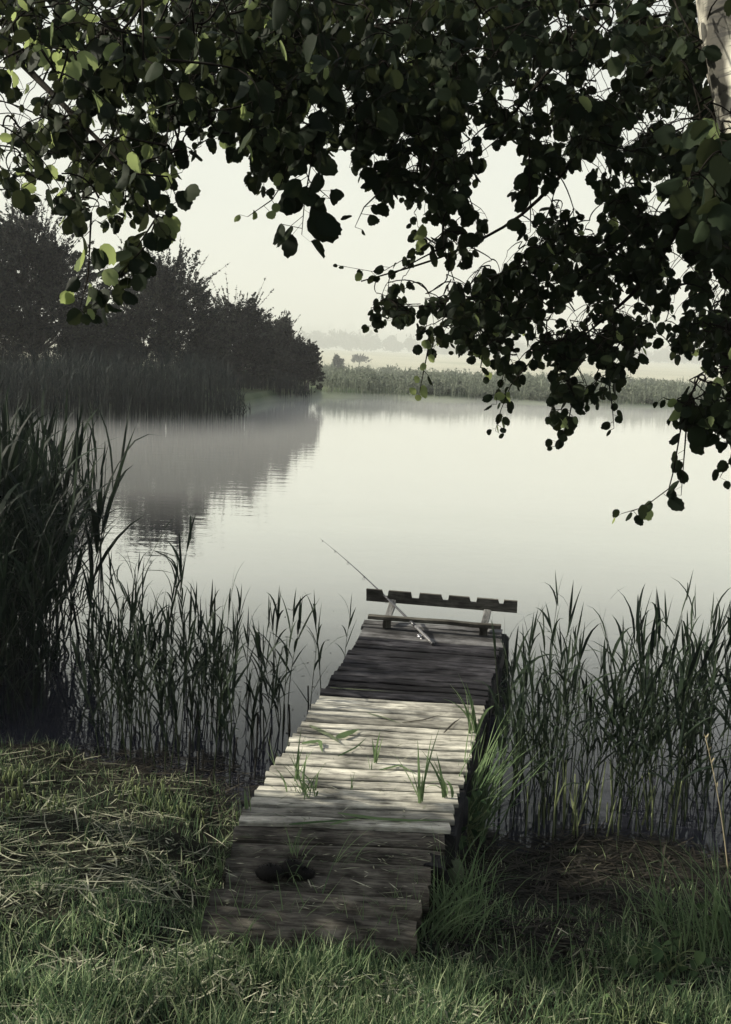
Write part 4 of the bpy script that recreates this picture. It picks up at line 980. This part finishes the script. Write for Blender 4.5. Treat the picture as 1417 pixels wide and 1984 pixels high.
# right tree: white trunk leaning in the upper right corner
tk = [at_y(1720, 1990, 2.65)*1.0, at_y(1530, 420, 2.75), at_y(1452, 150, 2.8), at_y(1410, -150, 2.85), at_y(1380, -700, 2.9)]
tk[0][2] = float(ground_h(np.array(tk[0][0]), np.array(tk[0][1])))-.1
rt_tree = tree('aspen_tree', 'white-barked tree whose trunk shows in the upper right corner, leafy boughs overhanging the lake', tk, (.12, .095), None, 'birch')
top = tk[3]
RL = []
for pts, r0 in (([tk[3], at_y(1200, -120, 3.2), at_y(900, -60, 3.6), at_y(650, -10, 4.0)], .03),
                ([tk[2], at_y(1330, 60, 3.3), at_y(1180, 230, 3.9), at_y(1020, 420, 4.3), at_y(860, 500, 4.5), at_y(700, 545, 4.6)], .013),
                ([tk[2], at_y(1390, 200, 3.0), at_y(1330, 420, 3.3), at_y(1240, 560, 3.6), at_y(1120, 660, 3.8)], .02),
                ([tk[3], at_y(1250, -200, 2.6), at_y(950, -190, 2.4), at_y(600, -120, 2.3)], .028),
                ([tk[1], at_y(1440, 480, 2.6), at_y(1425, 640, 2.8), at_y(1390, 780, 3.0)], .014),
                ([tk[3], at_y(1200, -60, 3.0), at_y(1080, 120, 3.5), at_y(960, 260, 3.9)], .016),
                ([tk[3], at_y(1300, -160, 2.0), at_y(1150, -160, 1.6), at_y(850, -120, 1.5)], .02)):
    RL.append(Limb(pts, r0, .003))
lt_base = np.array([-4.1, 5.35, 0.]); lt_base[2] = float(ground_h(np.array(-4.1), np.array(5.35)))-.1
lt = [lt_base, lt_base+[.1, 0, 1.5], lt_base+[.3, -.05, 3.2], lt_base+[.35, -.1, 6.]]
lf_tree = tree('aspen_tree', 'leafy tree whose boughs hang into the upper left corner over the reeds', lt, (.15, .08), None, 'birch')
LLm = []
for pts, r0 in (([lt[2], (-2.6, 4.6, 4.1), at_y(-60, -60, 3.6), at_y(250, -60, 3.2), at_y(560, -70, 3.0)], .03),
                ([lt[2], (-2.4, 4.2, 3.9), at_y(-40, 40, 3.0), at_y(120, 200, 2.7), at_y(250, 330, 2.5)], .022),
                ([lt[2], (-2.0, 3.6, 4.2), at_y(-60, -100, 2.2), at_y(200, -110, 1.9), at_y(450, -100, 1.8)], .026),
                ([lt[1], (-3.7, 5.0, 2.6), (-3.2, 4.8, 2.9)], .03), ([lt[2], (-3.6, 5.0, 3.6), (-3.3, 4.8, 3.4)], .03), ([lt[3], (-3.3, 5.3, 5.2), (-2.7, 5.1, 5.0)], .03)):
    LLm.append(Limb(pts, r0, .003))
def nearest(limbs, p_):
    best = None
    for l in limbs:
        d = np.linalg.norm(l.N-p_, axis=1); k = int(d.argmin())
        if best is None or d[k] < best[0]: best = (d[k], l, k)
    return best
POLY_L = [(-40, -40), (560, -40), (640, 60), (655, 270), (560, 300), (520, 350), (440, 330), (440, 262), (385, 285), (335, 330), (330, 430), (290, 440), (240, 450), (190, 430), (130, 440), (100, 395), (40, 400), (-40, 370)]
POLY_T = [(500, -40), (1450, -40), (1450, 340), (1290, 330), (1180, 330), (1060, 320), (985, 285), (930, 310), (905, 395), (850, 440), (790, 390), (720, 400), (690, 330), (640, 300), (560, 330), (510, 380), (470, 330), (480, 180)]
POLY_R = [(1010, 250), (1450, 250), (1450, 720), (1330, 690), (1240, 700), (1180, 710), (1060, 690), (1000, 650), (940, 700), (880, 680), (830, 690), (745, 625), (715, 570), (760, 545), (800, 550), (860, 530), (900, 510), (960, 520), (1030, 480), (1070, 440), (1010, 420), (985, 350)]
POLY_R2 = [(940, 680), (1250, 660), (1230, 720), (1190, 770), (1110, 800), (1080, 850), (1065, 830), (1080, 760), (1040, 720), (985, 760), (960, 830), (945, 800), (970, 740)]
POLY_R3 = [(1360, 640), (1450, 600), (1450, 860), (1390, 850), (1340, 850), (1290, 800), (1330, 780)]
POLY_R4 = [(780, 420), (880, 400), (945, 430), (940, 500), (880, 520), (800, 500)]
HOLES = [(1404, 60, 24, 60), (1408, 205, 15, 40), (70, 160, 42, 36), (35, 225, 45, 28), (130, 205, 24, 26), (185, 262, 35, 14), (110, 320, 40, 18), (215, 325, 20, 12), (350, 270, 26, 22), (20, 300, 25, 14), (590, 260, 18, 22), (505, 215, 40, 8), (665, 300, 30, 18),
         (755, 40, 22, 22), (790, 105, 14, 20), (920, 105, 26, 18), (935, 40, 18, 24), (1085, 45, 22, 24), (1140, 15, 26, 14), (1165, 165, 42, 32), (1060, 140, 42, 14), (915, 185, 22, 28), (1190, 100, 20, 16), (1030, 215, 36, 16), (1075, 270, 48, 16), (1155, 315, 24, 26), (990, 330, 34, 50), (845, 180, 16, 16),
         (795, 265, 24, 12), (1210, 355, 24, 18), (1245, 245, 18, 22), (1120, 360, 30, 20), (1280, 350, 16, 16), (1090, 390, 30, 24), (1270, 410, 24, 26), (1320, 530, 22, 32), (1350, 395, 14, 12), (740, 310, 30, 16), (940, 270, 22, 30), (1150, 430, 18, 14), (1215, 480, 20, 10), (1160, 640, 22, 16), (1385, 560, 16, 40), (870, 640, 12, 10)]
def hole(x, y):
    if float(snoise(np.array(x*1.), np.array(y*1.), .05, 201)) > (.33 if y > 200 else .48): return True
    for cx, cy, a, b_ in HOLES:
        if ((x-cx)/a)**2+((y-cy)/b_)**2 < 1: return True
    return False
def spray(limbs, start, head, L_, size, inside, pale=0., link=True, step=.022, maxd=1.6):
    d0, lb, k = nearest(limbs, start)
    if d0 > maxd: return
    n = max(4, int(L_/step)); t = np.linspace(0, 1, n)[:, None]
    drop = np.array([0, 0, -1.])
    P = start+head*L_*t*(1-.35*t)+drop*L_*.6*t**1.7
    P = P+np.cumsum(rng.normal(0, .0025, P.shape), 0)
    m_ = n-1; az = rng.uniform(0, 6.28, m_)
    pet = nrm(np.stack([np.cos(az), np.sin(az), rng.uniform(-.9, .2, m_)], 1)); pl = rng.uniform(.012, .04, m_)*size/.045
    E_ = P[1:]+pet*pl[:, None]
    px, py = proj(E_+np.array([0, 0, -.4*size]))
    ok = np.array([inside(a, b_) for a, b_ in zip(px, py)])
    if ok.sum() < 3: return
    P0_ = P
    last = int(np.nonzero(ok)[0].max())+2; P = P[:last]; n = len(P)
    E_, pet, pb = E_[ok], pet[ok], P0_[1:][ok]; m_ = len(E_)
    if link:
        a = lb.N[k]; mid = lerp(a, start, .5)+[0, 0, .12*d0]+rng.normal(0, .03, 3); tt = np.linspace(0, 1, 7)[:, None]
        cv = a*(1-tt)**2+2*mid*tt*(1-tt)+start*tt*tt
        tube(lb.tw, cv, np.linspace(.003, .0018, 7), 4, cap=False); lb.N = np.concatenate([lb.N, cv[2::2], P[::2]])
    tube(lb.tw, P, np.linspace(.0019, .0007, n), 4, cap=False)
    dv = nrm(pet*.7+np.array([0, 0, -.8])+rng.normal(0, .45, (m_, 3)))
    nr_ = nrm(rng.normal(0, .7, (m_, 3))+np.array([-.3, -.6, .35]))
    sz = size*rng.uniform(.62, 1.15, m_)
    isp = rng.uniform(0, 1, m_) < pale
    if (~isp).any(): aspen_leaves(lb.lv, E_[~isp], dv[~isp], nr_[~isp], sz[~isp])
    if isp.any():
        if lb.pale is None: lb.pale = MB()
        aspen_leaves(lb.pale, E_[isp], dv[isp], nr_[isp], sz[isp])
    sv = nrm(np.cross(pet, rng.normal(0, 1, (m_, 3))))
    ribbons(lb.tw, np.stack([pb, E_], 1), (sv*.0009)[:, None]*np.ones((1, 2, 1)))
    lb.cnt += m_
def fill(poly, limbs, n, d0, d1, size, L0, L1, pale=0., hole_keep=.02, pad=0):
    xs = [q[0] for q in poly]; ys_ = [q[1] for q in poly]; tries = 0; todo = []
    while len(todo) < n and tries < n*40:
        tries += 1
        x, y = rng.uniform(min(xs)-20, max(xs)+20), rng.uniform(min(ys_)-60, max(ys_)+10)
        if not inpoly(np.array(x), np.array(y), poly) or hole(x, y): continue
        S = at_y(x, y-25, rng.uniform(d0, d1)); todo.append((nearest(limbs, S)[0], len(todo), S))
    for _, _, S in sorted(todo):                       # nearest to the boughs first, so that twigs grow from twigs
        a = rng.uniform(0, 6.28); hd = np.array([math.cos(a), math.sin(a)*.7, rng.uniform(-.4, .35)])
        jx, jy = rng.normal(0, 7, 2)
        spray(limbs, S, hd, rng.uniform(L0, L1), size*rng.uniform(.85, 1.15), lambda a_, b_: bool(inpoly(np.array(a_+jx), np.array(b_+jy), poly)) and (not hole(a_+jx*.5, b_+jy*.5) or rng.uniform() < hole_keep), pale)
fill(POLY_L, LLm[:3], 390, 2.3, 4.2, .038, .15, .35, .10)
fill(POLY_L, LLm[:3], 6, 1.8, 2.2, .05, .1, .2, .02)
fill(POLY_T, RL, 800, 2.9, 4.8, .040, .15, .38, .004)
fill([(480, -40), (1450, -40), (1450, 150), (1000, 120), (800, 240), (640, 180), (480, 160)], RL, 90, 2.4, 3.0, .043, .12, .3, .003)
fill(POLY_R, RL, 430, 3.3, 4.8, .041, .15, .34, .03)
fill(POLY_R2, RL, 80, 3.3, 3.9, .04, .1, .22, .05)
fill(POLY_R3, RL, 60, 2.7, 3.2, .042, .1, .22, .05)
fill(POLY_R4, RL, 18, 3.6, 4.5, .048, .1, .22, .02)
fill([(1340, 300), (1450, 300), (1450, 700), (1370, 680)], RL, 60, 2.8, 3.6, .048, .12, .25, .0)
fill([(1290, 240), (1450, 200), (1450, 480), (1330, 470)], RL, 26, 2.0, 2.6, .06, .12, .25, .04)
# hanging sprays drawn one by one
yes = lambda a_, b_: True
def hang(pts, Y0, Y1, limbs, size, pale=.0, dens=1., bare=0.):
    P = np.array([at_y(a, b_, Y0+(Y1-Y0)*q/(len(pts)-1)) for q, (a, b_) in enumerate(pts)])
    d0, lb, k = nearest(limbs, P[0])
    if d0 < .4: P = P+(lb.N[k]-P[0])*(np.linspace(1, 0, len(P))**1.5)[:, None]; d0 = .001
    L_ = np.linalg.norm(np.diff(P, axis=0), axis=1).sum(); n = max(5, int(L_/.02*dens)); t = np.linspace(0, 1, n); s_ = np.linspace(0, 1, len(P))
    C_ = np.stack([np.interp(t, s_, P[:, c]) for c in range(3)], 1)
    a = lb.N[k]; tt = np.linspace(0, 1, 7)[:, None]; mid = lerp(a, P[0], .5)+[0, 0, .1*d0]
    tube(lb.tw, a*(1-tt)**2+2*mid*tt*(1-tt)+P[0]*tt*tt, np.linspace(.0022, .0018, 7), 4, cap=False)
    tube(lb.tw, C_, np.linspace(.0028, .0009, n), 4, cap=False)
    C2 = C_[t >= bare]; m_ = len(C2); az = rng.uniform(0, 6.28, m_)
    pet = nrm(np.stack([np.cos(az), np.sin(az)*.6, rng.uniform(-.8, .2, m_)], 1)); E_ = C2+pet*(rng.uniform(.01, .03, m_)*size/.045)[:, None]
    sz = size*rng.uniform(.65, 1.1, m_)*np.interp(np.linspace(0, 1, m_), [0, .8, 1], [1, .9, .55])
    dv = nrm(pet*.7+np.array([0, 0, -.8])+rng.normal(0, .35, (m_, 3))); nr_ = nrm(rng.normal(0, .5, (m_, 3))+np.array([-.2, -.9, .2]))
    isp = rng.uniform(0, 1, m_) < pale
    if (~isp).any(): aspen_leaves(lb.lv, E_[~isp], dv[~isp], nr_[~isp], sz[~isp])
    if isp.any():
        if lb.pale is None: lb.pale = MB()
        aspen_leaves(lb.pale, E_[isp], dv[isp], nr_[isp], sz[isp])
    sv = nrm(np.cross(pet, rng.normal(0, 1, (m_, 3)))); ribbons(lb.tw, np.stack([C2, E_], 1), (sv*.0009)[:, None]*np.ones((1, 2, 1)))
    lb.cnt += m_
hang([(295, 420), (275, 480), (240, 520), (205, 570), (165, 605)], 2.6, 2.5, LLm[:3], .058, .12, 1.7)
hang([(300, 440), (262, 490), (235, 540)], 2.65, 2.6, LLm[:3], .058, .05, 1.5)
hang([(215, 545), (185, 580), (155, 598)], 2.55, 2.5, LLm[:3], .055, .4, 1.3)
hang([(270, 330), (330, 340), (345, 390)], 2.2, 2.2, LLm[:3], .05)
hang([(300, 400), (310, 440)], 2.2, 2.2, LLm[:3], .05)
hang([(655, 270), (620, 350), (595, 410), (585, 455)], 2.7, 2.65, RL, .085, 0, .9)
hang([(640, 290), (625, 355), (640, 385)], 2.7, 2.65, RL, .082, 0, .8)
hang([(590, 400), (540, 425), (480, 420)], 2.65, 2.65, RL, .036, .8, .6)
hang([(700, 360), (690, 400), (688, 440)], 3, 3, RL, .045)
hang([(890, 400), (870, 460), (800, 500), (740, 530), (660, 515)], 3.9, 4.0, RL, .045, .05, .8)
hang([(900, 560), (800, 575), (720, 590), (725, 640)], 3.9, 4.0, RL, .045)
hang([(1030, 340), (1030, 430), (1028, 450)], 3.2, 3.2, RL, .05)
hang([(830, 660), (820, 720), (812, 765)], 3.4, 3.4, RL, .042, .6)
hang([(920, 690), (925, 720), (945, 720)], 3.5, 3.5, RL, .044, .3)
hang([(1040, 690), (985, 755), (968, 800), (960, 835)], 3.4, 3.4, RL, .036, .25, 1.2)
hang([(1110, 760), (1100, 820), (1075, 865)], 3.4, 3.4, RL, .038, .1, 1.2)
hang([(1160, 740), (1180, 790), (1190, 830)], 3.4, 3.4, RL, .04)
hang([(1370, 700), (1335, 780), (1312, 900), (1300, 940), (1250, 980), (1205, 995)], 2.8, 2.8, RL, .042, .25, .9, .62)
hang([(1300, 930), (1320, 960)], 2.8, 2.8, RL, .05, 0, .9)
hang([(1410, 860), (1420, 890), (1395, 925)], 2.8, 2.8, RL, .045, .4)
hang([(1350, 790), (1310, 780), (1285, 770)], 2.8, 2.8, RL, .036, .15)
# unseen clumps added to the left tree, the lower placed to shade the logs
def unseen_clump_fill(limbs, n, lo, hi):
    for q in range(n):
        S = np.array([rng.uniform(lo[c], hi[c]) for c in range(3)]); a = rng.uniform(0, 6.28)
        spray(limbs, S, np.array([math.cos(a), math.sin(a), .1]), rng.uniform(.2, .4), .062, lambda a_, b_: True, 0., step=.02, maxd=3.5)
unseen_clump_fill(LLm[3:], 480, (-4.3, 4.42, 2.05), (-3.1, 5.42, 4.0))
unseen_clump_fill(LLm[3:], 60, (-4.6, 4.4, 4.2), (-2.8, 6.4, 6.2))
for tr_, limbs in ((rt_tree, RL), (lf_tree, LLm)):
    for l in limbs:
        mb = MB(); tube(mb, l.P, l.r, 8); br = kid(mb, 'branch', 'twig', tr_)
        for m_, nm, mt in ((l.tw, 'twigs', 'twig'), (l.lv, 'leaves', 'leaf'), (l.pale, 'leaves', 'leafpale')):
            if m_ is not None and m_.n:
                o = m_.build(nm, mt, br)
print('canopy leaves', sum(l.cnt for l in RL+LLm))
